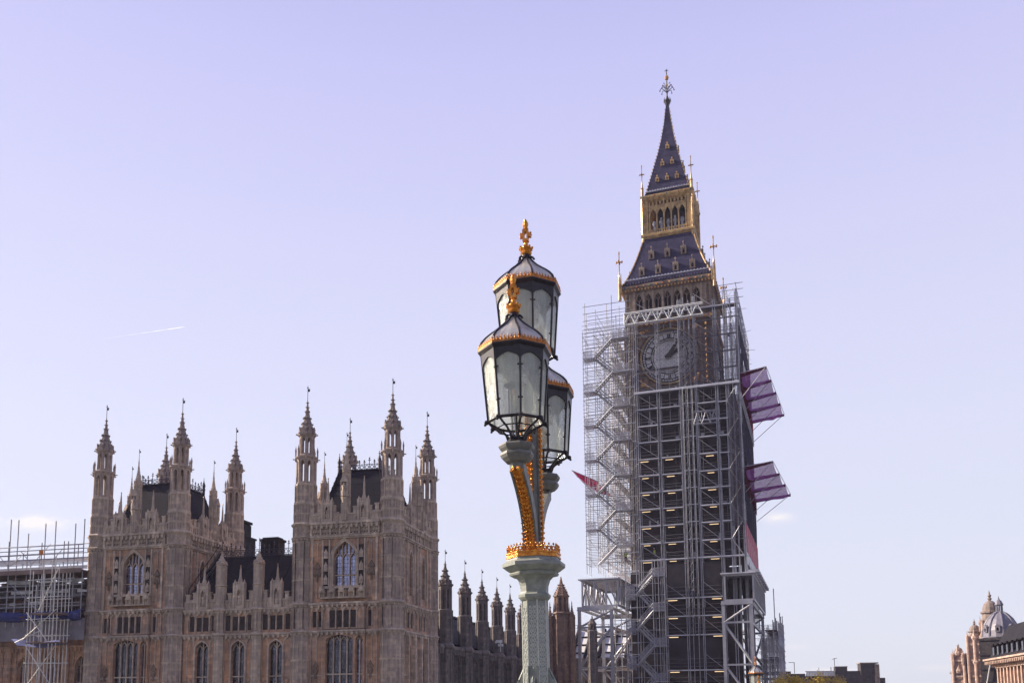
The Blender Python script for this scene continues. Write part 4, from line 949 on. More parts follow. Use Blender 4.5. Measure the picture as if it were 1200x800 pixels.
for k in range(4):
    a = rad(45+90*k)
    for i in range(26):
        z = 78.8+i*.6; h = on_prof(P2, z)*1.414+.06; b.ball(h*math.cos(a), h*math.sin(a), z+.1, .11 if i < 20 else .08, None, .14, 5)
b.build('hip_crocket', 'gilt_stone', r2_)
for T in SIDES:
    for z, xs in ((80.6, (-1.5, 0, 1.5)), (83.5, (-.75, .75)), (86.6, (0,))):
        for x in xs: dormer(T, P2, x, z, .45, .75, r2_, 'gilt_stone')
b = MB(); b.lathe(0, 0, [(.2, 91.2), (.75, 91.5), (.5, 91.8)], 4, 45); b.build('spire_band', 'gold_far', r2_)
b = MB(); b.lathe(0, 0, [(.2, 94.6), (.38, 95.0), (.58, 95.5), (.4, 95.6), (.22, 96.0), (.12, 96.4)], 8); b.tube((0, 0, 96), (0, 0, 100.5), .10, 6)
for k in range(8): a = rad(45*k); b.prism(.52*math.cos(a), .52*math.sin(a), .08, .02, 95.4, 96.0, 4)
b.build('crown', 'iron', t)
b = MB()
for k in range(8):
    a = rad(45*k+10); c, s_ = math.cos(a), math.sin(a)
    b.path([(.1*c, .1*s_, 97.0), (.45*c, .45*s_, 97.5), (.9*c, .9*s_, 97.8), (1.1*c, 1.1*s_, 97.5)], .05, 4); b.ball(1.1*c, 1.1*s_, 97.35, .11); b.path([(.1*c, .1*s_, 97.5), (.4*c, .4*s_, 98.2), (.65*c, .65*s_, 98.25)], .04, 4)
    b.ball(.65*c, .65*s_, 98.3, .09)
b.build('finial', 'iron', t)
b = MB(); b.ball(0, 0, 99.5, .36, None, None, 10); b.ball(0, 0, 98.3, .2); b.build('orb', 'gold_far', t)
b = MB(); b.tube((0, 0, 100), (0, 0, 101.0), .06, 5); b.tube((-.3, 0, 100.75), (.3, 0, 100.75), .05, 5); b.tube((0, -.3, 100.75), (0, .3, 100.75), .05, 5); b.build('cross', 'iron', t)
for k in range(4):
    a = rad(45+90*k); x, y = 6.95*1.414*math.cos(a), 6.95*1.414*math.sin(a)
    b = MB(); b.prism(x, y, .26, .2, 60.5, 63.6, 8); b.prism(x, y, .2, .07, 63.6, 65.0, 8); b.tube((x, y, 64.8), (x, y, 68.2), .07, 5); b.prism(x*.96, y*1.02, .10, .03, 61.5, 64.6, 5); o = b.build('corner_pinnacle', 'gilt_stone', t)
    g = MB(); g.ball(x, y, 66.5, .17); g.box(x-.42, x+.42, y-.05, y+.05, 66.43, 66.58); g.box(x-.05, x+.05, y-.42, y+.42, 66.42, 66.57)
    for sg in (-1, 1): g.ball(x+sg*.42, y, 66.5, .15, .1, .24); g.ball(x, y+sg*.42, 66.5, .1, .15, .24)
    g.ball(x, y, 63.0, .24); g.prism(x, y, .2, .14, 63.0, 64.4, 6); g.ball(x, y, 67.9, .13); g.build('gilt_cross', 'gold_far', o)
    x, y = 3.75*1.414*math.cos(a), 3.75*1.414*math.sin(a)
    b = MB(); b.prism(x, y, .24, .22, 70.6, 79.2, 6); b.prism(x, y, .2, .07, 79.2, 80.5, 6); b.tube((x, y, 80.2), (x, y, 83.2), .06, 5); b.box(x-.4, x+.4, y-.05, y+.05, 81.6, 81.75); b.box(x-.05, x+.05, y-.4, y+.4, 81.55, 81.7); b.ball(x, y, 83.1, .12); b.prism(x*1.03, y*.95, .10, .05, 71.5, 79.4, 5); b.prism(x*.95, y*1.03, .10, .05, 71.5, 79.4, 5); o = b.build('corner_pinnacle', 'gilt_stone', t)
    g = MB(); g.ball(x, y, 79.3, .26); g.prism(x*1.02, y*1.02, .15, .15, 72.2, 77.6, 6); g.build('gilt_shaft', 'gold_far', o)

# ------------------------------------------------------------------ scaffolding round the tower
s = thing('tower_scaffold', 'grey tube scaffolding with stair tower and dark netting wrapped round the clock tower', 'scaffolding', TO, TY)
FX0, FX1, FY, BY_ = -4.75, 9.85, -9.4, 14.0
lifts = [20.7+2.42*i for i in range(15)]; ztop = 57.0
rng = random.Random(3)
def standard(xs, y, z0, z1, r=.06, mat='tube'):
    b = MB()
    for x in xs: b.tube((x, y, z0), (x, y, z1), r, 5)
    return b.build('standard', mat, s)
cols = [(-4.6, -4.3), (-1.4, -1.1), (1.75, 2.05), (2.6,), (3.3,), (3.9, 4.15), (6.75, 7.0), (8.2, 8.5), (9.1,), (9.8, 10.0)]
for xs in cols:
    for y in (FY, FY+1.25): standard([x+rng.uniform(-.05, .05) for x in xs], y, 3 if y == FY else 14, ztop+rng.uniform(-1, 2.2))
for i, y in enumerate([-7.5, -5, -2.5, 0, 2.5, 5, 7.5, 10, 12.5, 14]):
    standard((9.95,), y, 12, ztop+rng.uniform(-.5, 3.0)); standard((8.8,), y, 12, ztop-1)
XL = [-12.15, -10.45, -9.1, -7.75, -7.1, -5.7, -4.9]
for x in XL:
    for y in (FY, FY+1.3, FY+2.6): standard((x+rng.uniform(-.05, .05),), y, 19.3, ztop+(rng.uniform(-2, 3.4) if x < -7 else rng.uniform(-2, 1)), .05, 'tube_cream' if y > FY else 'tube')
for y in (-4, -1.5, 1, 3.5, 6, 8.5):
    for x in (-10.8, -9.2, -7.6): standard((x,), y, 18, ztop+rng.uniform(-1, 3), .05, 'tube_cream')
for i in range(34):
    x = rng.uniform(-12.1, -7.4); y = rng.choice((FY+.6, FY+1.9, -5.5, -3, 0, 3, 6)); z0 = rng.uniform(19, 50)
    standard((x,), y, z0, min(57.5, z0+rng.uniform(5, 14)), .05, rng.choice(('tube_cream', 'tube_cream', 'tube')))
for i in range(26):
    x = rng.uniform(-4.5, 9.6); z0 = rng.uniform(20, 44); standard((x,), FY+rng.choice((.3, .6, 1.25)), z0, z0+rng.uniform(3, 9), .032, rng.choice(('rail', 'tube')))
# each lift: boards, white toe board at the edge, guard rails
for i, z in enumerate(lifts+[56.4]):
    b = MB(); tb_ = MB(); full = z > 45
    segs = [(-4.4, -1.4), (-1.1, 1.7), (2.1, 3.8), (4.1, 6.7), (7.0, 8.3)] if not full else [(-4.5, 9.9)]
    if i in (0, 10): segs = [(-4.5, 9.9)]
    for j, (x0, x1) in enumerate(segs):
        dz_ = rng.uniform(-.05, .05) if not (2 <= j <= 2) else .25
        if full and z < 55.5: b.box(4.2, x1, FY-.05, FY+.35, z, z+.06)
        else: b.box(x0, x1, FY, FY+1.2, z+dz_, z+dz_+.06); tb_.box(x0, x1, FY-.04, FY-.01, z+dz_-.02, z+dz_+rng.uniform(.09, .15))
    b.build('working_deck', 'rail', s)
    if tb_.v: tb_.build('toe_board', 'board', s)
    b = MB()
    for h in (.55, 1.05):
        b.tube((FX0 if z < 45 or z > 55 else 3.9, FY-.03, z+h), (FX1, FY-.03, z+h+rng.uniform(-.06, .06)), .024, 4); b.tube((FX0 if z < 45 or z > 55 else 3.9, FY+1.25, z+h), (FX1, FY+1.25, z+h), .03, 4)
        b.tube((9.98, FY, z+h), (9.98, BY_, z+h), .035, 4)
    b.tube((9.98, FY, z), (9.98, BY_, z), .05, 4); b.tube((FX0, FY, z-.1), (10.4, FY, z-.1), .045, 4)
    if z < 56:
        for x in XL[:-1]: b.tube((x, FY-.1, z), (x, FY+2.8, z), .035, 4)
        for y in (FY, FY+1.3, FY+2.6):
            for h in (0, .55, 1.05, 1.7): b.tube((-12.3, y, z+h), (-4.8, y, z+h+rng.uniform(-.05, .05)), .03, 4)
        for y in (-1.5, 3.5, 8.5): b.tube((-11.2, y, z+.3), (-6.3, y, z+.3), .04, 4); b.tube((-11.2, y, z+1.3), (-6.3, y, z+1.3), .03, 4)
        for x in (-10.8, -7.6): b.tube((x, -6.8, z), (x, 8.8, z), .04, 4); b.tube((x, -6.8, z+1), (x, 8.8, z+1), .03, 4)
    b.build('guard_rail', 'rail', s)
    if z < 56.5:
        for (x0, x1, fl) in ((-4.4, -1.4, 0), (4.1, 6.7, 0), (8.3, 9.7, i % 2)):
            if x0 > 8 or i % 1 == 0:
                b = MB(); za, zb = (z+2.3, z+.1); b.tube((x0, FY-.06, za if not fl else zb), (x1, FY-.06, zb if not fl else za), .04, 4); b.build('brace', 'tube', s)
    if 20 < z < 37.5:
        for x0 in (-4.1, -.5, 5.2):
            b = MB(); xq = x0+rng.uniform(-.15, .15); b.box(xq, xq+rng.uniform(.9, 1.25), FY+.5, FY+.6, z-.21, z-.14); b.build('strip_light', 'strip', s)
# braces in the sunlit bays left of the tower
for i in range(14):
    z = 19.5+2.7*i
    for y, x0, x1 in ((-4, -10.8, -7.6), (1, -10.8, -7.6)):
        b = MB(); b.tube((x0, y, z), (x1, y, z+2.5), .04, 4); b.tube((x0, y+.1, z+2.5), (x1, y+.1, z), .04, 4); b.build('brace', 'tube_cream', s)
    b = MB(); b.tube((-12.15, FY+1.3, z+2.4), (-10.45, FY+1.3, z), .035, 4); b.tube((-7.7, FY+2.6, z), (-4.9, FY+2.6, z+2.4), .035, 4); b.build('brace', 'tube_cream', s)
    b = MB(); b.quad([(-7.7, FY+1.32, z), (-4.9, FY+1.32, z), (-4.9, FY+1.32, z+.16), (-7.7, FY+1.32, z+.16)], .03); b.build('toe_board', 'board', s); b = MB(); b.box(-8.7, -7.7, -6.5, 8.5, z, z+.05); b.build('side_deck', 'tube', s)
for j in range(4):
    for z in (22.5, 27.4, 32.2, 37.0, 41.8, 46.6, 51.4):
        if rng.random() < .8: b = MB(); b.box(-9.25, -9.23, -5+j*3.4, -1.8+j*3.4, z, z+rng.uniform(1.6, 3.6)); b.build('brightening_net', 'net_pale', s)  # pale nets added to catch the sun and brighten the left bay
# stair tower: dog-leg flights between two landings
def stair(xa, xb, y0, y1, z0, z1, step, right_panels, lw=1.7, rw=2.4, net_left=True):
    z = z0; k = 0
    while z+step < z1+.01:
        yy = (y0, (y0+y1)/2) if k % 2 == 0 else ((y0+y1)/2, y1)
        p0, p1 = ((xa, z), (xb, z+step)) if k % 2 == 0 else ((xb, z), (xa, z+step))
        b = MB()
        for y in yy: b.beam((p0[0], y, p0[1]), (p1[0], y, p1[1]), .2)
        for i in range(9):
            f = (i+.5)/9; x = p0[0]+(p1[0]-p0[0])*f; zz = p0[1]+(p1[1]-p0[1])*f; b.box(x-.15, x+.15, yy[0], yy[1], zz-.03, zz+.03)
        for y in yy:
            for h in (.55, 1.05): b.tube((p0[0], y, p0[1]+h), (p1[0], y, p1[1]+h), .04, 4)
            for i in range(5): f = i/4; x = p0[0]+(p1[0]-p0[0])*f; zz = p0[1]+(p1[1]-p0[1])*f; b.tube((x, y, zz), (x, y, zz+1.05), .03, 4)
        b.build('stair_flight', 'steel', s)
        # landing at the end of this flight
        b = MB(); zz = z+step
        xs = (xb, xb+rw) if k % 2 == 0 else (xa-lw, xa)
        b.box(xs[0], xs[1], y0-.1, y1, zz-.14, zz)
        for h in (.5, 1.0):
            b.tube((xs[0], y0-.1, zz+h), (xs[1], y0-.1, zz+h), .035, 4); b.tube((xs[0] if k % 2 else xs[1], y0-.1, zz+h), (xs[0] if k % 2 else xs[1], y1, zz+h), .035, 4)
        b.build('landing', 'steel', s)
        b = MB()
        if k % 2 == 0:
            for i in range(right_panels): x = xs[0]+.1+(rw-.1)*i/right_panels; b.box(x, x+(rw-.3)/right_panels, y0-.16, y0-.12, zz+.05, zz+1.0+.15*(i % 2))
            b.build('guard_panel', 'net_pale', s)
        else:
            b.quad([(xs[0], y0-.15, zz-.9), (xs[1]-.2, y0-.15, zz-.9), (xs[1]-.3, y0-.15, zz+1.1), (xs[0], y0-.15, zz+1.1)], .02); b.build('guard_net', 'net_pale', s)
        z += step; k += 1
stair(-10.4, -7.75, FY-.15, FY+1.25, 20.6, 56.0, 2.55, 3)
stair(-4.6, -2.4, FY-2.2, FY-.4, 1.5, 19.5, 2.4, 2, 1.6, 1.6)
for x in (-6.2, -4.6, -2.4, -1.6, -.8):
    for y in (FY-2.3, FY-.4): standard((x,), y, 0, 20.6, .055)
b = MB()
for i in range(12):
    z = 1.2+i*1.6; b.tube((-6.3, FY-2.3, z), (-.8, FY-2.3, z), .035, 4); b.tube((-8.2, FY-1, z), (-4.6, FY-1, z), .05, 4)
b.build('ledger', 'tube', s)
for x in (-8.1, -7.2, -6.4): standard((x,), FY-.8, 0, 20, .07, 'tube_cream')
# the lower lifts, narrower, between the stair and the right gantry
for i, z in enumerate([15.2, 12.7, 10.1, 5.3, 2.8]):
    b = MB(); b.box(-1.2, 6.7, FY, FY+1.2, z, z+.06); b.build('working_deck', 'rail', s); b = MB(); b.box(-1.2, 6.7, FY-.04, FY-.01, z-.02, z+.13); b.build('toe_board', 'board', s)
    b = MB()
    for h in (.55, 1.05, 1.6): b.tube((-1.2, FY-.03, z+h), (6.8, FY-.03, z+h), .03, 4)
    b.build('guard_rail', 'rail', s)
    for x0, x1 in ((-1.1, 1.7), (4.1, 6.7)):
        if x0 > 0 or i < 3: b = MB(); b.tube((x0, FY-.06, z+2.2), (x1, FY-.06, z+.1), .04, 4); b.build('brace', 'tube', s)
    for x0 in (-.8, 5.2): b = MB(); b.box(x0, x0+1.25, FY+.5, FY+.62, z-.22, z-.13); b.build('strip_light', 'strip', s)
# dark sheets that paint the shaded voids behind the poles, and netting
b = MB(); b.box(-4.55, 9.2, -7.7, -7.66, 19.6, 46.2); b.build('shade_sheet', 'sheet', s)
b = MB(); b.box(-1.2, 6.7, FY-.02, FY+.0, 15.4, 20.0); b.build('shade_sheet', 'sheet', s)
b = MB(); b.box(-1.0, 6.1, FY-.02, FY+.0, 5.6, 9.7); b.build('shade_sheet', 'sheet', s)
b = MB(); b.box(-6.3, 9.0, -7.4, -7.36, 0, 19.5); b.build('shade_sheet', 'sheet', s)
b = MB(); b.box(9.2, 9.24, -7.6, 13.5, 1, 44); b.build('shade_sheet', 'sheet', s)
for z0, z1 in ((24.6, 43.2), (45.2, 54.8)):
    for j in range(6):
        y0 = FY+.05+j*3.9; b = MB(); n = 5
        for i in range(n):
            za, zb = z0+(z1-z0)*i/n, z0+(z1-z0)*(i+1)/n; o0 = .05*math.sin(i*2.1+j); o1 = .05*math.sin((i+1)*2.1+j)
            if rng.random() > .04: b.quad([(10.06+o0, y0, za), (10.06+o0, y0+3.85, za), (10.06+o1, y0+3.85, zb), (10.06+o1, y0, zb)], .012)
        b.build('netting', 'net_dark', s)
b = MB(); b.box(1.9, 9.9, FY-.12, FY-.10, 45.3, 53.6); b.build('netting', 'net_fine', s, label='fine grey net over the right of the clock face')
b = MB(); b.box(8.4, 9.9, FY-.12, FY-.10, 24.8, 43.3); b.build('netting', 'net_grey', s)
# red and white hoarding at the foot of the side netting
b = MB()
for j in range(6): y0 = FY+.1+j*3.9; b.box(10.1, 10.16, y0, y0+3.3, 21.2, 25.2)
b.build('red_panel', 'hoard_red', s)
b = MB()
for j in range(6): y0 = FY+.1+j*3.9; b.box(10.08, 10.14, y0+3.32, y0+3.88, 20.2, 23.6); b.box(10.09, 10.13, y0, y0+3.0, 19.6, 21.15)
b.build('white_panel', 'white', s)
# lattice girders
def girder(x0, x1, y, z0, z1, n, r=.09, mat='panel', parent=None, name='lattice_girder', L=None):
    b = MB(L)
    for z in (z0, z1): b.tube((x0, y, z), (x1, y, z), r, 5); b.tube((x0, y+.5, z), (x1, y+.5, z), r, 5)
    p = (x1-x0)/n
    for i in range(n):
        for yy in (y, y+.5):
            b.tube((x0+p*i, yy, z0), (x0+p*(i+.5), yy, z1), r*.8, 4); b.tube((x0+p*(i+.5), yy, z1), (x0+p*(i+1), yy, z0), r*.8, 4); b.tube((x0+p*i, yy, z0), (x0+p*i, yy, z1), r*.6, 4)
    return b.build(name, mat, parent or s)
girder(-5.9, 5.4, FY-.1, 55.5, 57.2, 7, .10, 'white'); girder(3.6, 7.0, FY-.05, 39.6, 41.4, 3, .06, 'tube')
girder(FY, BY_, -10.2, 42.0, 43.4, 12, .06, 'tube', L=Matrix(((0, -1, 0, 0), (1, 0, 0, 0), (0, 0, 1, 0), (0, 0, 0, 1))))
b = MB(); b.box(FX0, 10.0, FY-.12, FY+1.2, 45.0, 45.1); b.box(FX0, 10.0, FY-.14, FY-.08, 44.9, 45.2); b.box(-4.3, 1.2, FY, FY+.8, 48.2, 48.35); b.box(-4.3, .9, FY, FY+.8, 53.6, 53.78); b.build('working_deck', 'board', s)
b = MB(); b.box(-4.4, 1.8, FY-.02, FY, 48.1, 48.4); b.box(-4.4, 1.3, FY-.02, FY, 53.55, 53.8); b.build('toe_board', 'iron', s)
# top rails above the last lift
b = MB()
for z in (57.0, 58.1, 59.2): 
    b.tube((-12.1, FY, z), (-5, FY, z+rng.uniform(-.1, .1)), .05, 4); b.tube((-12, FY+2.6, z-.4), (-5, FY+2.6, z-.4), .04, 4); b.tube((-10.8, -6, z), (-10.8, 8.5, z), .04, 4)
for z in (57.2, 58.4, 59.3): b.tube((7.6, FY, z), (11.0, FY, z), .05, 4); b.tube((10, FY-.3, z), (10, BY_+.6, z), .05, 4); b.tube((8.6, FY, z-.3), (8.6, BY_, z-.3), .04, 4)
for j in range(12): y = FY+j*2; b.tube((10, y, 56), (10, y+2, 59.2), .035, 4); b.tube((9.5, y, 55.4+rng.uniform(-.3, .3)), (10.5+(j % 4 == 0)*.9, y, 55.4), .03, 4)
b.build('top_rail', 'tube', s)
# materials hoist rails right of centre
b = MB()
for x in (2.25, 2.9, 3.55): 
    for y in (FY-.35, FY-.05): b.tube((x, y, 10), (x, y, 44.8), .04, 4)
for i in range(29): z = 10.5+i*1.22; b.tube((2.25, FY-.35, z), (3.55, FY-.35, z+.0), .03, 4); b.tube((2.25, FY-.35, z), (2.9, FY-.35, z+1.1), .028, 4)
b.build('hoist_mast', 'rail', s)
# debris boards and odd bits standing on the lifts
b = MB()
for i in range(60):
    z = rng.choice(lifts); x = rng.uniform(-4, 9); hh = rng.uniform(.3, 1.1); b.box(x, x+rng.uniform(.08, .5), FY+1.3, FY+1.5, z+.06, z+.06+hh)
b.build('stored_board', 'tube', s)

# protection fans
def fan(label, z0, ya, yb, n, near_out, far_out, rise, mat, deep, group):
    f = thing('protection_fan', label, 'debris fan', TO, TY, group)
    for j in range(n):
        y0 = ya+(yb-ya)*j/n; y1 = ya+(yb-ya)*(j+1)/n-.1; b = MB(); m_ = 6; oa = near_out+(far_out-near_out)*j/n; ob = near_out+(far_out-near_out)*(j+1)/n; out = oa
        for i in range(m_):
            for e in range(4):
                f0, f1, g0, g1 = i/m_, (i+1)/m_, e/4, (e+1)/4
                def pt(u, v): return (10.25+(oa+(ob-oa)*v)*u, y0+(y1-y0)*v, z0+rise*u-1.25*math.sin(math.pi*v)**.8*(.35+.65*math.sin(math.pi*(.15+.7*u)))-.10*math.sin(4*math.pi*u+j*2)-.06*math.sin(9*u+7*v+j))
                b.quad([pt(f0, g0), pt(f1, g0), pt(f1, g1), pt(f0, g1)], .012)
        b.build('fan_net', mat, f)
        b = MB(); b.quad([(10.2, y1-.05, z0), (10.25+ob, y1-.05, z0+rise), (10.25+ob, y1-.0, z0+rise-.35), (10.2, y1-.0, z0-.55)], .012); b.quad([(10.2, y0+.02, z0-.1), (10.25+out, y0+.02, z0+rise-.05), (10.25+out, y0+.5, z0+rise-.15), (10.2, y0+.5, z0-.5)], .012); b.build('net_hem', deep, f)
        b = MB()
        b.tube((10.2, y0, z0-3.6), (10.25+out, y0, z0+rise), .05, 5); b.tube((10.2, y0, z0), (10.25+out, y0, z0+rise), .045, 5); b.tube((10.25+oa, y0, z0+rise), (10.25+ob, y1, z0+rise), .045, 5)
        if j == n-1: b.tube((10.2, y1, z0-3.6), (10.25+ob, y1, z0+rise), .05, 5); b.tube((10.2, y1, z0), (10.25+ob, y1, z0+rise), .045, 5)
        b.build('strut', 'tube', f)
    b = MB(); b.box(10.18, 10.24, ya, yb, z0-2.6, z0-.1); b.build('inner_net', deep, f)
fan('upper purple debris fan propped out right of the tower scaffolding, below the clock', 46.2, FY, 13.5, 4, 3.4, 4.9, .5, 'net_purple', 'net_deep', 'debris fans on the right side of the scaffolding')
fan('lower purple debris fan right of the tower scaffolding, above the red panels', 33.2, FY+1, 13.8, 3, 3.7, 5.3, .4, 'net_purple', 'net_deep', 'debris fans on the right side of the scaffolding')
f = thing('protection_fan', 'crimson debris fan sticking out left of the stair tower', 'debris fan', TO, TY)
for j in range(3):
    b = MB(); y0 = -6+j*3.5
    for i in range(5):
        for e in range(3):
            def pt(u, v): return (-11.2-3.9*u, y0+3.4*v, 33.6+2.0*u-.5*math.sin(math.pi*u)*math.sin(math.pi*v)-.3*v)
            b.quad([pt(i/5, e/3), pt((i+1)/5, e/3), pt((i+1)/5, (e+1)/3), pt(i/5, (e+1)/3)], .012)
    b.build('fan_net', 'net_red', f); b = MB(); b.tube((-11.2, y0, 31), (-15.1, y0, 35.6), .05, 5); b.tube((-11.2, y0, 33.6), (-15.1, y0, 35.6), .05, 5); b.build('strut', 'tube', f)

# steel gantries carrying the scaffold
def gantry(label, x0, x1, y0, y1, zc, zt, mat='steel', trusswide=None, plate=False, dia=(1,)):
    g = thing('steel_gantry', label, 'gantry', TO, TY, 'steel gantries under the scaffolding'); w_ = .42
    for x in (x0, x1):
        for y in (y0, y1): b = MB(); b.box(x-w_/2, x+w_/2, y-w_/2, y+w_/2, -3, zc); b.box(x-w_*.7, x+w_*.7, y-w_*.7, y+w_*.7, zc-.35, zc-.2); b.build('column', mat, g)
    b = MB()
    for y in (y0, y1):
        for z in (zc, zc-2.7, zc-8.3): b.box(x0-.25, x1+.25, y-.2, y+.2, z-(.35 if z == zc else .12), z+(.2 if z == zc else .12))
    for x in (x0, x1):
        for z in (zc+.0, zc-2.75, zc-8.3): b.box(x-.14, x+.14, y0, y1, z-.25, z+.12)
    b.build('beam', mat, g)
    b = MB()
    for y in (y0, y1):
        if 1 in dia: b.beam((x1, y-.02, zc-2.8), (x0, y-.02, zc-8.2), .26) if x0 < 0 else b.beam((x0, y-.02, zc-2.8), (x1, y-.02, zc-8.2), .26)
        b.beam((x0, y-.04, zc-8.4), (x1, y-.04, zc-13.5), .26); b.beam((x0, y-.1, zc-2.7), (x1, y-.1, zc-.4), .22)
    for x in (x0, x1): b.beam((x, y0, zc-8.2), (x, y1, zc-2.8), .22); b.beam((x, y0, zc-8.4), (x, y1, zc-14), .22)
    b.build('brace', mat, g)
    a0, a1 = trusswide or (x0, x1); b = MB(); zt0 = zc+.25
    for z in (zt0, zt):
        b.box(a0, a1, y0-.15, y0+.1, z-.12, z+.12); b.box(a0, a1, y1-.15, y1+.1, z-.12, z+.12); b.box(a0-.1, a0+.15, y0, y1, z-.14, z+.14); b.box(a1-.15, a1+.1, y0, y1, z-.14, z+.14)
    n = 3 if not plate else 1
    for y in (y0, y1):
        for i in range(n+1):
            x = a0+(a1-a0)*i/n; b.box(x-.12, x+.12, y-.13, y+.11, zt0, zt)
            if i < n and not plate: b.beam((x, y-.02, zt), (a0+(a1-a0)*(i+1)/n, y-.02, zt0), .17)
    for x in (a0, a1):
        m_ = 8 if not plate else 10
        for i in range(m_+1):
            y = y0+(y1-y0)*i/m_; b.box(x-.1, x+.12, y-.1, y+.1, zt0, zt)
            if i < m_ and not plate: b.beam((x, y, zt if i % 2 else zt0), (x, y0+(y1-y0)*(i+1)/m_, zt0 if i % 2 else zt), .2)
    b.build('transfer_truss', mat, g)
    if plate: b = MB(); b.box(a1-.05, a1, y0, y1, zt0+.1, zt-.1); b.box(a0+.05, a0+.1, y0, y1, zt0+.1, zt-.1); b.build('web_plate', 'steel_dark', g)
    b = MB(); b.box(a0-.5, a1+.3, y0-.5, y1+.3, zt+.14, zt+.3); b.build('deck', 'board', g)
    return g
gantry('pale steel gantry of tall columns and diagonal braces left of the tower base', -12.9, -8.3, -11.4, 3.0, 14.2, 18.0, 'steel', (-12.4, -7.3))
gR = gantry('big steel gantry with plated beam at the right foot of the tower scaffolding', 6.9, 10.5, -11.4, 12.5, 14.2, 17.8, 'steel', (7.2, 10.9), True)
b = MB()
for i in range(9): y = -11+i*2.7; b.box(10.3, 11.7, y, y+1.4, 18.15+rng.uniform(-.05, .05), 18.5)
b.build('stacked_beam', 'steel', gR)
s2 = thing('base_scaffold', 'low tangle of tube scaffolding and poles right of the plated steel gantry', 'scaffolding', TO, TY)
ys = [-6, -3, 0, 3, 6, 9, 12]
for y in ys:
    for x, zt in ((11.3, 10.5), (12.1, 12), (12.9, 12.2), (13.6, 13)):
        b = MB(); b.tube((x+rng.uniform(-.1, .1), y, -3), (x, y, zt+rng.uniform(-1.5, 1.2)+(4 if rng.random() < .08 else 0)), .07, 5); b.build('standard', 'tube', s2)
for z in (1.5, 3.2, 5, 6.8, 8.6, 10.4):
    b = MB()
    for y in ys: b.tube((10.5, y, z), (13.8, y, z), .05, 4); b.tube((10.5, y, z+1), (13.8, y, z+1), .03, 4)
    for x in (11.3, 12.9, 13.6): b.tube((x, -6.4, z+.2), (x, 12.4, z+.2), .05, 4); b.tube((x, -6.2, z+1), (x, 12.2, z+1), .035, 4)
    b.build('ledger', 'tube', s2)
    if z in (3.2, 6.8, 10.4): b = MB(); b.box(11.8, 13.4, -6.1, 12.3, z+.25, z+.32); b.build('working_deck', 'timber' if z > 8 else 'board', s2)
for k, y in enumerate(ys[:-1]):
    for z in (1.5, 5, 8.6): b = MB(); b.tube((11.3, y, z), (13.6, y, z+2), .045, 4); b.tube((13.65, y, z), (13.65, y+3, z+2), .045, 4); b.build('brace', 'tube', s2)
b = MB(); b.box(13.0, 13.4, 9.2, 11.5, -3, 11.2); b.build('boarded_shaft', 'slate', s2)
b = MB(); b.box(11.15, 11.19, -6, 3, 4, 9.6); b.build('netting', 'net_grey', s2)
# ------------------------------------------------------------------ river front under scaffolding, far left
t = thing('palace_range', 'stone river range with buttresses, half hidden by tube scaffolding at the left edge', 'palace wing', pw(-62.4, 1.0), PY)
LN = 34.2; b = MB()
ops = [(1.3+2.9*i, 1.15, 1.0, 4.8, 5.7) for i in range(12) if 1.3+2.9*i < LN-.8]
wall_open(b, 0, LN, -4, 6.5, 0, .5, ops); b.box(0, LN, .3, .6, 6.5, 9.0)
for o_ in ops:
    hood(b, *o_, 0, .1, .12); panel_ribs(b, o_[0]-1.3, o_[0]-.75, 1, 6.2, 0, 1, .08, .1); panel_ribs(b, o_[0]+.75, o_[0]+1.3, 1, 6.2, 0, 1, .08, .1)
    b.prism(o_[0]+1.45, -.1, .32, .32, -4, 6.6)
course(b, 0, LN, 6.4, 0, .3, .3)
b.build('wall', 'warm', t)
for o_ in ops: window(t, Matrix.Identity(4), *o_, .3, 3, (3.4,), 'glass', 'stone', .07)
b = MB(); b.box(0, LN, .6, 6, 6.4, 6.6); b.box(0, LN, 3.4, 3.8, -4, 12.4); b.build('dark_backing', 'recess', t)  # dark backing that paints the unlit interior behind the decks
for x in (8, 17, 25.5):
    b = MB(); b.prism(x, 1.2, .8, .7, 6.6, 12.9); b.prism(x, 1.2, .9, .9, 12.4, 12.7); b.build('masonry_stack', 'brown', t)
s = thing('roof_scaffold', 'tube scaffolding with a flat temporary roof and tall poles at the left edge', 'scaffolding', pw(-62.4, 0), PY)
rng = random.Random(11)
for i in range(26):
    x = 11.0+i*.93+rng.uniform(-.25, .25); top = rng.choice((14.8, 15.4, 16.3, 16.9, 17.3, 17.6))
    b = MB(); b.tube((x, -.6, 8.2), (x, -.6, top+rng.uniform(-.2, .2)), .045, 5); b.build('standard', 'tube', s)
    if i % 2 == 0: b = MB(); b.tube((x+.3, 1.9, 8), (x+.3, 1.9, rng.uniform(14.8, 16.4)), .04, 5); b.build('standard', 'rail', s)
for k, z in enumerate((9.3, 9.75, 10.2, 10.7, 11.2, 11.7, 12.2, 13.5, 13.9, 14.3, 14.7, 15.1, 15.5)):
    x0 = 0 if k % 3 else 10; x1 = 34.2 if k not in (12,) else 24
    b = MB(); b.tube((x0, -.65, z+rng.uniform(-.12, .12)), (x1, -.65, z+rng.uniform(-.12, .12)), .036, 4); b.build('ledger', 'tube', s)
    b = MB(); b.tube((0, 1.9, z+.15), (34, 1.9, z+.1), .032, 4); b.build('ledger', 'rail', s)
for z in (9.9, 10.8, 11.7):
    b = MB(); b.box(0, 34, .2, 1.6, z, z+.07); b.box(0, 34, -.1, -.07, z, z+.12); b.build('working_deck', 'rail', s)
    b = MB()
    for i in range(60): x = rng.uniform(9, 34); b.box(x, x+rng.uniform(.1, .9), .5+rng.uniform(0, .6), 1.2, z+.07, z+rng.uniform(.2, .75))
    b.build('stored_board', rng.choice(('timber', 'rail', 'tube')), s)
b = MB()
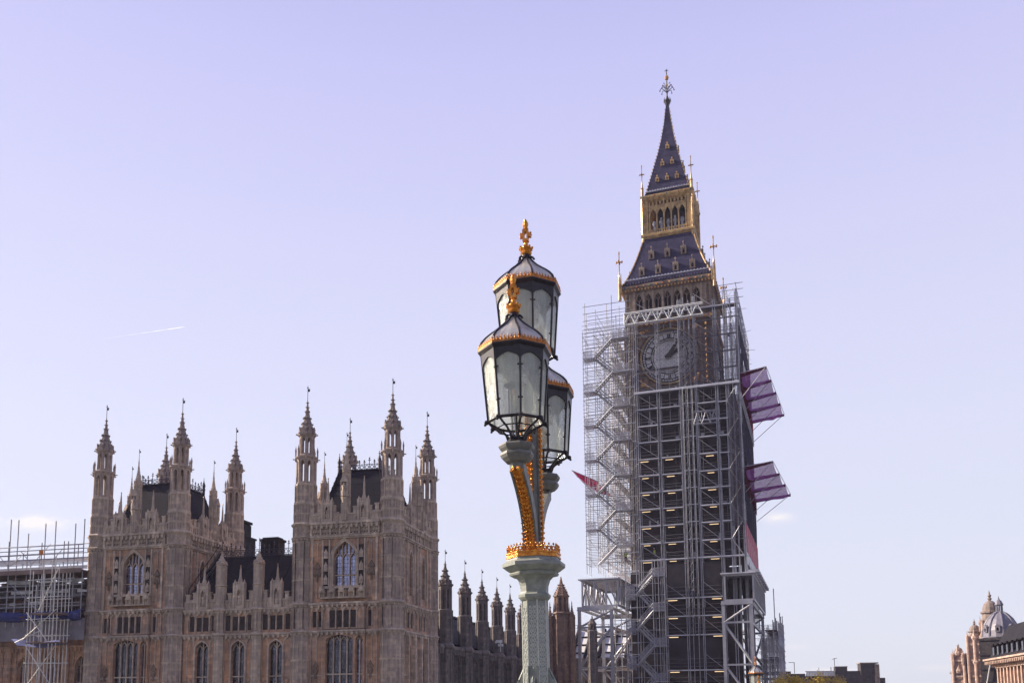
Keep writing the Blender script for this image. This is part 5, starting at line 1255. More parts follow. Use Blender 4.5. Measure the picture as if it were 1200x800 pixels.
for i in range(46):
    x = rng.uniform(10, 33); z = rng.choice((10.15, 11.1, 11.95, 12.0, 12.1)); w2 = rng.uniform(.3, 1.6); b.quad([(x, .35, z), (x+w2, .35, z), (x+w2, .35, z+rng.uniform(.15, .4)), (x, .35, z+rng.uniform(.15, .4))], .02)
b.build('white_glint', 'white', s)  # small white quads put in as bright glints among the boards
for x0, z0, x1, z1 in ((18, 12.9, 24, 15.2), (14, 12.9, 19, 14.9), (24, 13.5, 26, 15), (27, 13.4, 29, 15), (12, 13.3, 15, 15), (29, 13.3, 31, 15.2), (20, 13.6, 22, 14.9), (12, 10, 15, 12), (17, 9.4, 20, 11.5), (23, 13.5, 24.2, 14.7), (25.5, 14.7, 26.7, 13.5), (28, 14.7, 29.2, 13.5), (31, 13.5, 32.2, 14.7), (22, 9.5, 25, 12.2), (27, 12, 30, 9.5)):
    b = MB(); b.tube((x0, -.75, z0), (x1, -.75, z1), .032, 4); b.build('brace', 'tube', s)
b = MB(); b.box(0, 34.3, -.9, 3.2, 12.75, 12.85); b.box(0, 34.3, -.98, -.9, 12.6, 12.98); b.build('roof_edge', 'timber', s)
b = MB(); b.box(0, 34.3, -.3, -.26, 13.0, 13.3); b.box(0, 34.3, 1.0, 1.04, 13.9, 14.2)
b.build('toe_board', 'white', s)
# blue tarpaulin roll and grey sheeting below
tp = MB(); n = 60
for i in range(n):
    x0, x1 = 34.5*i/n, 34.5*(i+1)/n; f = lambda x: .10*math.sin(x*1.7)+.07*math.sin(x*4.1)
    prof = [(-.45, 9.45), (-.95, 9.3), (-1.1, 9.0), (-1.0, 8.72), (-.7, 8.6)]
    for (ya, za), (yb, zb) in zip(prof, prof[1:]):
        tp.add([(x0, ya-f(x0), za+f(x0)*.6), (x1, ya-f(x1), za+f(x1)*.6), (x1, yb-f(x1)*.7, zb+f(x1*1.3)*.5), (x0, yb-f(x0)*.7, zb+f(x0*1.3)*.5)], [(0, 1, 2, 3)])
o = tp.build('tarpaulin', 'tarp', None, True); o.location = pw(-62.4, 0); o.rotation_euler = (0, 0, rad(PY)); tag(o, 'long dark blue tarpaulin rolled along the scaffolding at the left edge', 'tarpaulin')
b = MB()
for i in range(46):
    x0, x1 = .75*i, .75*(i+1); w0, w1 = .08*math.sin(x0*2.2), .08*math.sin(x1*2.2); zb = 6.95
    b.add([(x0, -.55+w0, 8.75), (x1, -.55+w1, 8.75), (x1, -.55+w1*1.6, zb), (x0, -.55+w0*1.6, zb)], [(0, 1, 2, 3)])
o = b.build('sheeting', 'sheeting', None, True); o.location = pw(-62.4, 0); o.rotation_euler = (0, 0, rad(PY)); tag(o, 'grey plastic sheeting hanging below the dark blue tarpaulin', 'sheeting')
b = MB()
for i in range(10):
    for j in range(4):
        f = lambda u, v: (28.6+4.6*u, -1.9+.6*v+.1*math.sin(u*9+v*3), 6.95-.55*v-.55*u*(1-v)*.4+.12*math.sin(u*7+1))
        b.add([f(i/10, j/4), f((i+1)/10, j/4), f((i+1)/10, (j+1)/4), f(i/10, (j+1)/4)], [(0, 1, 2, 3)])
o = b.build('tarpaulin', 'tarp_lt', None, True); o.location = pw(-62.4, 0); o.rotation_euler = (0, 0, rad(PY)); tag(o, 'small pale blue tarpaulin sagging beside the pale access scaffold', 'tarpaulin')
s = thing('access_scaffold', 'pale sunlit tube access scaffold standing against the left side of the left palace tower', 'scaffolding', pw(-62.5, -2.2), PY)
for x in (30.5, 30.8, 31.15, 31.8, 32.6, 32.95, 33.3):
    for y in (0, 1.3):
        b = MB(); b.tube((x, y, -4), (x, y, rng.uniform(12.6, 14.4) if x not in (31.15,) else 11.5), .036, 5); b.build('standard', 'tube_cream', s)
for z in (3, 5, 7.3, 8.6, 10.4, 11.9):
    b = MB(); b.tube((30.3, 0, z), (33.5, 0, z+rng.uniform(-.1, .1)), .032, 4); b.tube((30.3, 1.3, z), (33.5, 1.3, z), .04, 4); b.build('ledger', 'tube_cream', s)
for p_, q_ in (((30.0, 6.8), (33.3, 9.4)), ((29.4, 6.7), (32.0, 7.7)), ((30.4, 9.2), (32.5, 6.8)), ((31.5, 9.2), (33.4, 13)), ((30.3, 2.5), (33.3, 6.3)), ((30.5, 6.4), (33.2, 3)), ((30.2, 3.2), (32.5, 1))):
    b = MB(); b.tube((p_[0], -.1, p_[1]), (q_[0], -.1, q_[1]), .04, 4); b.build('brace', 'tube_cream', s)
b = MB(); b.box(30.7, 33.4, -.1, 1.4, 9.0, 9.14); b.box(30.4, 33.4, -.1, 1.4, 6.6, 6.7); b.build('working_deck', 'timber', s)
b = MB(); b.box(31.4, 31.65, -.2, 0, 14.0, 14.4); o = b.build('warning_lamp', 'orangevis', s)

# ------------------------------------------------------------------ bridge lamp
def bridge_lamp(label, loc, yaw, lean=0.):
    t = thing('bridge_lamp', label, 'street lamp', loc, yaw, 'ornate three lantern lamps along the bridge'); t.rotation_euler = (0, rad(lean), rad(yaw))
    ROT = 22.5
    # column with raised lattice
    R_ = .1315
    b = MB(); b.lathe(0, 0, [(.30, 0), (.30, .5), (.24, .6), (.22, 1.3), (.17, 1.5), (R_, 1.85), (R_, 2.73)], 8, ROT); col = b.build('column', 'paint', t)
    b = MB(); ap = R_*math.cos(rad(22.5)); wd = 2*R_*math.sin(rad(22.5))
    for k in range(8):
        L = facet(0, 0, k); p = .098; nn = 9
        for i in range(nn):
            z = 1.85+i*p
            if z+p > 2.73: break
            for xa, xb in ((-wd/2, 0), (0, wd/2)):
                xm = (xa+xb)/2
            b.tube((-wd/2, -ap, z), (0, -ap, z+p), .0055, 4, None, L); b.tube((0, -ap, z+p), (wd/2, -ap, z), .0055, 4, None, L)
            b.tube((-wd/2, -ap, z+p), (0, -ap, z), .0055, 4, None, L); b.tube((0, -ap, z), (wd/2, -ap, z+p), .0055, 4, None, L)
            for xx, zz in ((-wd/4, z+p/2+p*.5), (wd/4, z+p/2+p*.5), (0, z+p/2)):
                if zz < 2.68:
                    b.ball(xx, -ap, zz, .011, .008, .011, 5, L)
                    for a4 in range(4): b.ball(xx+.013*math.cos(1.57*a4+.78), -ap, zz+.013*math.sin(1.57*a4+.78), .007, .006, .007, 4, L)
        b.tube((-wd/2, -ap-.002, 1.85), (-wd/2, -ap-.002, 2.74), .008, 5, None, L)
    b.build('lattice_relief', 'paint_lt', col)
    b = MB()
    for k in range(4):
        L = Matrix.Rotation(rad(90*k), 4, 'Z'); b.poly([(.11, 1.2), (.205, 1.2), (.205, 1.86), (.19, 1.90), (.175, 1.87), (.12, 2.03)], -.025, .025, L); b.tube((.20, -.0, 1.86), (.13, 0, 2.01), .012, 4, None, L)
    b.box(-.04, .04, -.16, -.12, 1.5, 2.0); 
    for i in range(5): b.box(-.042, .042, -.175, -.16, 1.5+i*.1, 1.53+i*.1)
    b.box(-.05, -.04, -.18, -.12, 1.5, 2.03); b.box(.04, .05, -.18, -.12, 1.5, 2.03); b.build('base_fin', 'paint', t)
    b = MB(); b.lathe(0, 0, [(R_, 2.70), (.150, 2.715), (.170, 2.74), (.172, 2.765), (.150, 2.785), (.146, 2.80), (.150, 2.86), (.170, 2.92), (.205, 2.955), (.255, 2.965), (.265, 2.985), (.255, 3.0), (.275, 3.01), (.315, 3.04), (.335, 3.055), (.335, 3.09), (.305, 3.105), (.29, 3.12), (.285, 3.14), (.05, 3.14)], 8, ROT); b.build('capital', 'paint', t)
    # gilded gallery
    b = MB(); Rg = .285; b.ring(0, 0, Rg-.02, Rg, 3.142, 3.195, 8, ROT); ap = Rg*math.cos(rad(22.5)); wd = 2*Rg*math.sin(rad(22.5))
    b.ring(0, 0, Rg-.022, Rg+.008, 3.185, 3.2, 8, ROT); b.ring(0, 0, Rg-.022, Rg+.008, 3.142, 3.155, 8, ROT)
    for k in range(8):
        L = facet(0, 0, k); n = 4; p = wd/n
        for i in range(n):
            x = -wd/2+p*(i+.5)
            for j in range(8):
                a0, a1 = 2*math.pi*j/8, 2*math.pi*(j+1)/8; rr = p*.34; b.tube((x+rr*math.cos(a0), -ap+.008, 3.228+rr*math.sin(a0)), (x+rr*math.cos(a1), -ap+.008, 3.228+rr*math.sin(a1)), .0075, 4, None, L)
            b.ball(x, -ap+.008, 3.272, .012, .01, .015, 5, L); b.ball(x-p*.5, -ap+.008, 3.245, .012, .01, .014, 5, L); b.tube((x-p/2, -ap+.008, 3.2), (x-p/2, -ap+.008, 3.245), .006, 4, None, L)
    b.build('gallery', 'gold', t)
    # central shaft with gilded strips
    b = MB(); b.lathe(0, 0, [(.105, 3.14), (.085, 3.3), (.08, 4.2), (.10, 4.75), (.13, 4.9), (.17, 4.97), (.19, 5.02), (.19, 5.06), (.165, 5.08), (.165, 5.14)], 8, ROT)
    for k in range(8): a = rad(22.5+45*k); b.tube((.088*math.cos(a), .088*math.sin(a), 3.14), (.083*math.cos(a), .083*math.sin(a), 4.7), .012, 5)
    b.build('shaft', 'paint_gr', t)
    def scroll(b, path, side, wv, L=None):        # gilded leaf scroll along a path of (y, z, outward normal)
        for i, (y, z, ny, nz) in enumerate(path):
            sg = 1 if i % 2 else -1; w_ = wv
            base = L if L is not None else Matrix.Identity(4)
            for s2_, ang, ln in ((sg, 52, .034), (-sg, 38, .027), (sg, 15, .024)):
                Q = base @ Matrix.Translation((s2_*w_*.27, y+ny*.010, z+nz*.010)) @ Matrix.Rotation(rad(s2_*ang), 4, 'Y')
                b.ball(0, 0, 0, .0105, .012, ln, 6, Q); b.ball(0, ny*.010, ln*.75, .012, .011, .010, 5, Q)
            b.ball(sg*w_*.02, y+ny*.012, z+nz*.012, .011, .012, .018, 6, L)
    b = MB()
    for k in (0, 2, 4, 6):
        L = facet(0, 0, k); b.box(-.028, .028, -.092, -.074, 3.2, 4.72, L)
        scroll(b, [(-.092, 3.24+.055*i, -1, 0) for i in range(27)], 1, .05, L)
    b.build('gilded_strip', 'gold', t)
    # two curved arms along the bridge
    def arm_curve(n=22):
        pts = []
        for i in range(n+1):
            u = i/n; r = .115+.035*u+.515*u**2.6; z = 3.14+.80*u; pts.append((r, z))
        return pts
    for sg in (-1, 1):
        L = Matrix.Identity(4) if sg < 0 else Matrix.Rotation(math.pi, 4, 'Z')
        pts = arm_curve(); b = MB(); g = MB(); hw = .058
        def strip(mb, off0, off1, x0, x1):
            vs = []; n = len(pts)
            for i, (r, z) in enumerate(pts):
                r0, z0 = pts[max(0, i-1)]; r1, z1 = pts[min(n-1, i+1)]; d = math.hypot(r1-r0, z1-z0); nr, nz_ = (z1-z0)/d, -(r1-r0)/d
                vs += [(x0, -(r+nr*off0), z+nz_*off0), (x1, -(r+nr*off0), z+nz_*off0), (x1, -(r+nr*off1), z+nz_*off1), (x0, -(r+nr*off1), z+nz_*off1)]
            fs = [(0, 1, 2, 3), (4*n-1, 4*n-2, 4*n-3, 4*n-4)]
            for i in range(n-1):
                for k in range(4): k2 = (k+1) % 4; fs.append((4*i+k, 4*i+4+k, 4*i+4+k2, 4*i+k2))
            mb.add(vs, fs, L)
        strip(b, -.085, 0, -hw*.8, hw*.8); strip(b, -.09, .022, -hw-.014, -hw+.008); strip(b, -.09, .022, hw-.008, hw+.014); b.build('arm', 'paint_gr', t)
        strip(g, .001, .012, -hw+.01, hw-.01); pth = []
        for i in range(1, len(pts)-1):
            r0, z0 = pts[i-1]; r1, z1 = pts[i+1]; d = math.hypot(r1-r0, z1-z0); nr, nz_ = (z1-z0)/d, -(r1-r0)/d; pth.append((-(pts[i][0]+nr*.012), pts[i][1]+nz_*.012, -nr, nz_))
        scroll(g, pth, 1, .10, L)
        r, z = pts[-1]
        for a in range(6): g.ball(.05*math.cos(a*1.05), -(r-.0)+.05*math.sin(a*1.05), z+.0, .022, .022, .03, 5, L)
        g.build('gilded_strip', 'gold', t)
    # lanterns
    def lantern(cx, cy, zb, pedestal=True):
        o = bpy.data.objects.new('lantern', None); C.objects.link(o); o.parent = t; o.location = (cx, cy, zb); o.empty_display_size = .2
        # zb = level of the basket collar; glass from .22 to .97
        G0, G1, RB, RT = .215, .895, .282, .338
        if pedestal:
            b = MB(); b.lathe(0, 0, [(.075, -.26), (.08, -.20), (.12, -.185), (.155, -.15), (.17, -.12), (.165, -.095), (.15, -.085), (.175, -.055), (.185, -.03), (.175, -.01), (.10, .0)], 8, ROT); b.build('pedestal', 'paint_gr', o)
        b = MB(); b.lathe(0, 0, [(.10, -.003), (.105, .02), (.085, .045), (.09, .06), (.03, .07)], 8, ROT)
        for k in range(8):
            a = rad(ROT+45*k); c, s_ = math.cos(a), math.sin(a); R0 = lambda z: RB+(RT-RB)*(z-G0)/(G1-G0)
            b.path([(.085*c, .085*s_, .03), (.105*c, .105*s_, .09), (.16*c, .16*s_, .145), (.235*c, .235*s_, .185), (RB*c, RB*s_, G0)], .0125, 5)
            b.tube((RB*c, RB*s_, G0), (RT*c, RT*s_, G1), .0115, 5)
            b.ball((RB+.015)*c, (RB+.015)*s_, G0-.005, .026); b.ball((RB+.03)*c, (RB+.03)*s_, G0-.03, .014)
            a2 = rad(ROT+45*(k+1)); c2, s2_ = math.cos(a2), math.sin(a2)
            b.tube((RB*c, RB*s_, G0), (RB*c2, RB*s2_, G0), .016, 4); b.tube((RB*.75*c, RB*.75*s_, .15), (RB*.75*c2, RB*.75*s2_, .15), .007, 4)
            # cusped head of each pane, leaning with the pane
            L = facet(0, 0, k); apT = RT*math.cos(rad(22.5)); wT = 2*RT*math.sin(rad(22.5)); zh = G1-.135
            for sg in (-1, 1):
                n_ = 6; arc = [(sg*wT*.46*(1-(i/n_)**2.4), zh-.01+.09*i/n_) for i in range(n_+1)]
                vs = [(x, -(apT-.028*(G1-z)/.135*.35)-.008, z) for x, z in arc+[(0, G1+.01), (sg*wT*.5, G1+.01), (sg*wT*.5, zh-.01)]]; m_ = len(vs)
                vs2 = [(x, y+.014, z) for x, y, z in vs]; b.add(vs+vs2, [tuple(range(m_)), tuple(range(2*m_-1, m_-1, -1))]+[(i, i+m_, (i+1) % m_+m_, (i+1) % m_) for i in range(m_)], L)
            for f in (.25, .72):
                r = R0(G0+(G1-G0)*f)*.985
                for da in (3.5, -3.5):
                    a3 = a+rad(da); b.ball(r*math.cos(a3), r*math.sin(a3), G0+(G1-G0)*f, .010)
        b.lathe(0, 0, [(RT-.03, G1-.01), (RT+.012, G1), (RT+.022, G1+.012), (RT+.035, G1+.025), (RT+.036, G1+.04), (RT-.02, G1+.042)], 8, ROT)
        b.build('frame', 'iron', o)
        b = MB()
        for k in range(8):
            L = facet(0, 0, k); ab, at_ = (RB-.006)*math.cos(rad(22.5)), (RT-.006)*math.cos(rad(22.5)); wb, wt = 2*RB*math.sin(rad(22.5))*.97, 2*RT*math.sin(rad(22.5))*.97
            vs = [(-wb/2, -ab, G0), (wb/2, -ab, G0), (wt/2, -at_, G1), (-wt/2, -at_, G1)]; vs += [(x, y+.004, z) for x, y, z in vs]
            b.add(vs, [(0, 1, 2, 3), (7, 6, 5, 4), (0, 4, 5, 1), (1, 5, 6, 2), (2, 6, 7, 3), (3, 7, 4, 0)], L)
        b.build('glass_pane', 'lglass', o)
        # ogee dome: panels and ribs
        zd = G1+.045; DP = [(.352, 0), (.352, .04), (.335, .085), (.295, .134), (.245, .178), (.19, .220), (.135, .265), (.09, .312), (.06, .352), (.048, .385)]
        b = MB(); b.lathe(0, 0, [(r*.985, zd+z) for r, z in DP], 8, ROT, caps=False); b.build('dome', 'dglass', o, False)
        b = MB()
        for k in range(8):
            a = rad(ROT+45*k); b.path([(r*math.cos(a), r*math.sin(a), zd+z) for r, z in DP], .0125, 5)
        b.lathe(0, 0, [(.06, zd+.355), (.06, zd+.40), (.045, zd+.415)], 8, ROT)
        for k in range(8): a = rad(45*k); b.path([(.05*math.cos(a), .05*math.sin(a), zd+.395), (.075*math.cos(a), .075*math.sin(a), zd+.38), (.09*math.cos(a), .09*math.sin(a), zd+.355)], .011, 4)
        b.build('dome_rib', 'iron', o)
        g = MB(); Rc = .372; g.ring(0, 0, Rc-.016, Rc, G1+.028, G1+.052, 8, ROT); apc = Rc*math.cos(rad(22.5)); wc = 2*Rc*math.sin(rad(22.5))
        for k in range(8):
            L = facet(0, 0, k); n = 8; p = wc/n
            for i in range(n):
                x = -wc/2+p*(i+.5); g.poly([(x-p*.47, G1+.05), (x-p*.43, G1+.07), (x-p*.25, G1+.083), (x, G1+.095), (x+p*.25, G1+.083), (x+p*.43, G1+.07), (x+p*.47, G1+.05)], -apc, -apc+.012, L); g.ball(x, -apc+.004, G1+.096, .0065, None, .008, 4, L)
                g.ball(x, -apc-.001, G1+.066, .009, .006, .009, 4, L)
        g.build('gilt_cresting', 'gold_old', o)
        zf = zd+.405; g = MB(); g.lathe(0, 0, [(.035, zf), (.055, zf+.012), (.066, zf+.03), (.05, zf+.045), (.056, zf+.055), (.075, zf+.075), (.075, zf+.085), (.04, zf+.09), (.028, zf+.105), (.022, zf+.17)], 8, 0)
        for k in range(8): a = rad(45*k); g.ball(.07*math.cos(a), .07*math.sin(a), zf+.09, .014)
        # cross: pierced plate with trefoil arms, set on both axes
        for yy in (0,):
            L = Matrix.Rotation(rad(yy), 4, 'Z'); q = .028 if yy == 0 else .026
            wall_open(g, -.032, .032, zf+.165, zf+.30, -q, q, [(0, .028, zf+.195, zf+.25, zf+.275)], L)
            for sg in (-1, 1): a_, b_2 = sorted((sg*.032, sg*.053)); g.box(a_, b_2, -q*.8, q*.8, zf+.215, zf+.262, L); g.ball(sg*.055, 0, zf+.264, .013, .014, .013, 6, L); g.ball(sg*.055, 0, zf+.213, .012, .013, .012, 6, L); g.ball(sg*.062, 0, zf+.238, .010, None, None, 5, L)
        g.lathe(0, 0, [(.024, zf+.30), (.034, zf+.312), (.022, zf+.326), (.030, zf+.345), (.034, zf+.37), (.024, zf+.395), (.016, zf+.415), (.004, zf+.43)], 8, 0); g.build('cross_finial', 'gold', o)
        # gas style burner inside
        b = MB(); b.tube((0, 0, .05), (0, 0, .55), .014, 6); b.lathe(0, 0, [(.10, .72), (.09, .78), (.05, .84), (.02, .86)], 12, 0); b.tube((-.07, 0, .3), (-.07, 0, .7), .008, 5); b.build('burner', 'iron', o)
        b = MB(); b.ball(.02, -.02, .43, .05, .05, .09, 10); b.build('bulb', 'bulb', o, True)
        b = MB(); b.lathe(0, 0, [(.20, .88), (.16, .80), (.13, .68), (.12, .60)], 12, 0, caps=False); b.build('reflector', 'white', o)
        return o
    lantern(0, -.645, 4.20); lantern(0, .645, 4.20); lantern(0, 0, 5.14, False)
    return t
L1 = bridge_lamp('large sage green lamp post with gilded gallery and three ornate lanterns in the foreground', (.27, 9.25, 0), -14., -.75)
L2 = dup(L1); L2.location = (11.95, 44.2, -3.25); L2.rotation_euler = (0, 0, rad(-6)); L2['label'] = 'small distant lamp with gilded finials in front of the right steel gantry'
# the long parapet of the bridge on which the lamps stand
tt = thing('bridge_parapet', 'pierced green iron parapet of the bridge running under the lamps', 'parapet', (0, 0, 0), BY)
b = MB()
def pz(y): return 0 if y < 12 else (-3*(y-12)/40 if y < 52 else -3)
for i in range(60):
    y0, y1 = -20+i*2., -20+i*2.+2.; z0, z1 = pz(y0), pz(y1)
    x0 = -1.32
    for (ya, za, yb, zb) in ((y0, z0, y1, z1),):
        for h0, h1, wd in ((0, .25, .2), (1.0, 1.15, .16)):
            b.add([(x0-wd, ya, za+h0), (x0+wd, ya, za+h0), (x0+wd, yb, zb+h0), (x0-wd, yb, zb+h0), (x0-wd, ya, za+h1), (x0+wd, ya, za+h1), (x0+wd, yb, zb+h1), (x0-wd, yb, zb+h1)], [(3, 2, 1, 0), (4, 5, 6, 7), (0, 1, 5, 4), (2, 3, 7, 6), (1, 2, 6, 5), (3, 0, 4, 7)])
    for j in range(5): y = y0+j*.4; z = pz(y); b.box(x0-.06, x0+.06, y, y+.09, z+.2, z+1.02)
b.build('panel', 'paint', tt)

# ------------------------------------------------------------------ far side: buildings on the right
# pink stone corner building with domed gables
t = thing('ornate_building', 'tall pink stone building with carved stepped gables and small stone domes', 'building', (87.2, 172, 0), -33)
b = MB()
def tower_block(b, x0, x1, y0, y1, z1, nb):
    b.box(x0, x1, y0, y1, -3, z1)
    for z in range(2, int(z1), 3): b.box(x0-.25, x1+.25, y0-.25, y0, z, z+.35); b.box(x0-.25, x0, y0-.25, y1, z, z+.35)
    w_ = (x1-x0)/nb
    for i in range(nb+1): b.prism(x0+w_*i, y0-.1, .3, .3, -3, z1, 8)
b.box(-2.6, 8.5, 0, 9, -3, 9.5); tower_block(b, -2.6, -.6, -.8, 2, 9.4, 1); tower_block(b, .2, 2.6, -.8, 2.4, 12.8, 2); tower_block(b, 3.0, 5.6, -1.0, 3, 15.6, 2)
for z in (3, 5.4, 7.6, 9.3): b.box(-2.9, 6.5, -.3, 0, z, z+.3)
for i in range(12):
    x = -2.4+i*.78
    for z in (1, 3.4, 5.8): b.box(x, x+.25, -.22, 0, z, z+1.7); b.ball(x+.5, -.1, z+1.8, .22)
for x, z in ((-1.6, 9.6), (1.4, 12.4), (-1.6, 6.2), (1.4, 7.8), (2.6, 9.6)): b.ball(x, -.9, z, .6, .4, .55); b.prism(x, -.9, .3, .04, z+.3, z+1.6, 6)
wl = b.build('wall', 'pink', t)
for i, (x, z) in enumerate([(-1.6, 3.2), (-1.6, 5.6), (1.4, 3.2), (1.4, 5.8), (1.4, 9.4), (4.7, 3.2), (4.7, 6), (4.7, 9), (4.7, 12.5)]):
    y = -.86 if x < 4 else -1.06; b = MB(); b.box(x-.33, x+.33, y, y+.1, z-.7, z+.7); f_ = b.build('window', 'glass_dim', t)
    b = MB(); hood(b, x, .66, z-.7, z+.3, z+.8, y+.02, .12, .1); b.box(x-.5, x+.5, y-.1, y+.05, z-.85, z-.7); b.build('frame', 'pink', f_)
for (x, y, z0, r, h) in ((4.3, 1.0, 15.6, 1.65, 3.9), (1.4, .8, 12.8, 1.15, 2.2), (-1.6, .6, 9.4, .8, 1.4)):
    b = MB(); b.lathe(x, y, [(r*1.12, z0), (r*1.12, z0+.25), (r*.98, z0+.3), (r*.9, z0+h*.35), (r*1.08, z0+h*.38), (r*1.08, z0+h*.45), (r*.85, z0+h*.48), (r*.82, z0+h*.65), (r*.65, z0+h*.85), (r*.35, z0+h*.97), (r*.15, z0+h)], 12, 0)
    b.lathe(x, y, [(r*.13, z0+h), (r*.25, z0+h*1.1), (r*.12, z0+h*1.15), (r*.22, z0+h*1.25), (r*.1, z0+h*1.32), (.03, z0+h*1.5)], 8, 0); o = b.build('domed_turret', 'stain_lead', t)
    b = MB()
    for k in range(6): a = rad(60*k+10); b.ball(x+r*.95*math.cos(a), y+r*.95*math.sin(a), z0-.5, r*.28, r*.2, r*.38)
    b.build('round_window', 'pink', o)
    b = MB()
    for k in range(6): a = rad(60*k+10); b.ball(x+r*1.1*math.cos(a), y+r*1.1*math.sin(a), z0-.5, r*.17, r*.14, r*.22)
    b.build('pane', 'dark', o)
    for sg in (-1, 1): pinnacle(t, x+sg*r*1.05, y-1.6, z0-2, z0-.3, z0+1.0, .24, 'pinnacle', 'pink', False)
# grey dome on the building
tb = t; t = thing('domed_building', 'dark brick block crowned by a big grey lead dome, beside the pink gables', 'building', (87.35, 160, 1.15), -33); t.scale = (.79, .79, .79); dx_, dy_ = 0.0, 0.0
b = MB(); b.lathe(dx_, dy_, [(3.75, 10.5), (3.75, 13.3), (3.9, 13.4), (3.9, 13.6), (3.75, 13.7), (3.6, 15.0), (3.2, 16.3), (2.5, 17.6), (1.6, 18.6), (.8, 19.1), (.65, 19.3)], 16, 11.25)
for k in range(8):
    a = rad(45*k+11.25); b.path([(dx_+r*math.cos(a), dy_+r*math.sin(a), z) for r, z in ((3.78, 13.7), (3.64, 15.0), (3.25, 16.3), (2.55, 17.6), (1.65, 18.62), (.85, 19.15))], .22, 5)
o = b.build('lead_dome', 'dome_lead', t)
b = MB(); b.lathe(dx_, dy_, [(.9, 19.1), (.9, 19.35), (.6, 19.4)], 8); b.lathe(dx_, dy_, [(.75, 20.7), (.95, 20.8), (.95, 20.95), (.85, 21.1), (.6, 21.7), (.2, 22.1), (.03, 22.9)], 8)
for k in range(8): a = rad(45*k); b.prism(dx_+.6*math.cos(a), dy_+.6*math.sin(a), .14, .14, 19.35, 20.75, 5)
b.build('cupola', 'dome_lead', o)
for k in range(4):
    a = rad(-140+45*k); b = MB(); L = Matrix.Translation((dx_+3.4*math.cos(a), dy_+3.4*math.sin(a), 15.0)) @ Matrix.Rotation(a+math.pi/2, 4, 'Z'); wall_open(b, -.5, .5, -.4, .9, -.45, .3, [(0, .5, -.2, .3, .6)], L); b.poly([(-.6, .85), (.6, .85), (0, 1.3)], -.5, .3, L); b.build('dormer', 'dome_lead', o)
    b = MB(); b.box(-.25, .25, -.2, -.1, -.2, .6, L); b.build('dormer_opening', 'dark', o)
b = MB(); b.box(-4.2, 4.6, -4.2, 5, -3, 13.2)
for z in (3, 6.2, 9.4, 12.7): b.box(-4.35, 4.75, -4.4, -4.2, z, z+.4)
b.build('side_wall', 'darkbrick', t)
b = MB(); b.tube((-3.5, -4.6, 1.5), (-2.2, -4.6, 7.6), .12, 5); b.build('downpipe', 'white', t)
# near right street block with bracketed eaves
t = thing('street_block', 'brick and stone street block with deep bracketed eaves and slate roof at the right edge', 'building', (57.0, 105.5, 0), -106)
b = MB(); LN = 34
wall_open(b, 0, LN, -3, 5.2, 0, .5, [(.9+1.5*i, .85, 2.3, 3.6, 4.2) for i in range(22)]); b.box(-.3, 0, 0, 10, -3, 5.2); b.build('wall', 'brick', t)
b = MB()
for i in range(23): x = .15+1.5*i; b.box(x-.2, x+.2, -.2, 0, -3, 5.0); b.ball(x, -.25, 5.0, .2)
b.box(-.4, LN, -.28, 0, 4.75, 5.0); b.box(-.4, LN, -.28, 0, 1.8, 2.05); b.build('pilaster', 'pink', t)
b = MB(); b.box(-.6, LN, -1.5, .5, 5.6, 5.8); b.box(-.5, LN, -1.3, .5, 5.45, 5.6); 
for i in range(46): x = -.4+i*.75; b.box(x, x+.24, -1.35, -.02, 5.15, 5.45); b.box(x, x+.24, -.6, -.02, 4.9, 5.15)
b.build('eaves', 'pink', t)
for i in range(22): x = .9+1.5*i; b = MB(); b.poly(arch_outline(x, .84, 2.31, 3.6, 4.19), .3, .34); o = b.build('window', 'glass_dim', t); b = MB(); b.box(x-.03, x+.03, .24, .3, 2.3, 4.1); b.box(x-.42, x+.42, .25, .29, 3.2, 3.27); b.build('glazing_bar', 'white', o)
b = MB(); b.add([(-.4, -.9, 5.82), (LN, -.9, 5.82), (LN, 1.2, 9.6), (.6, 1.2, 9.6), (LN, 8, 10.3), (.6, 8, 10.3), (-.4, 10, 5.82), (LN, 10, 5.82)], [(0, 1, 2, 3), (3, 2, 4, 5), (0, 3, 5, 6), (5, 4, 7, 6)]); rf = b.build('roof', 'slate', t)
for i in range(16):
    x = 1.2+i*2.1; b = MB(); b.box(x, x+.9, -.75, .9, 6.0, 7.3); b.box(x-.15, x+1.05, -.95, .9, 7.3, 7.45); o = b.build('dormer', 'slate', t); b = MB(); b.box(x+.15, x+.75, -.78, -.74, 6.2, 7.1); b.build('dormer_window', 'glass_dim', o)
b = MB(); b.box(.2, 1.1, 1.0, 2.4, 5.8, 8.3); b.box(.05, 1.25, .85, 2.55, 8.3, 8.55); b.build('chimney', 'brown', t)
# dark low block at street end
t = thing('low_block', 'dark brick block with chimneys beyond the yellow tree', 'building', (80, 250, 0), -12)
b = MB(); b.box(-5, 20.5, 0, 12, -3, 7.2); b.box(-5.4, -2.6, 0, 4, 7.2, 8.6); b.box(-2.6, 1.2, 0, 3, 7.2, 7.9); b.box(9.3, 12.4, .5, 4, 7.2, 9.6); b.box(12.5, 16, .5, 5, 7.2, 8.5); b.box(15.8, 19.6, -.3, 5, 7.2, 10.4); b.box(20.5, 22.0, 0, 8, -3, 6.5); b.build('wall', 'darkbrick', t)
b = MB(); b.box(19.4, 20.6, -.32, 5.2, -3, 10.2); b.box(15.6, 20.4, -.4, 5.2, 10.4, 10.7); b.box(9.2, 12.5, .4, 4.1, 9.6, 9.8); b.build('stone_quoin', 'buff', t)
b = MB()
for i in range(18): b.box(1.5+i*.42, 1.72+i*.42, .2, 1.5, 7.2, 8.5)
b.box(1.3, 9.2, .1, 1.6, 8.45, 8.6); b.build('roof_louvre', 'panel', t)
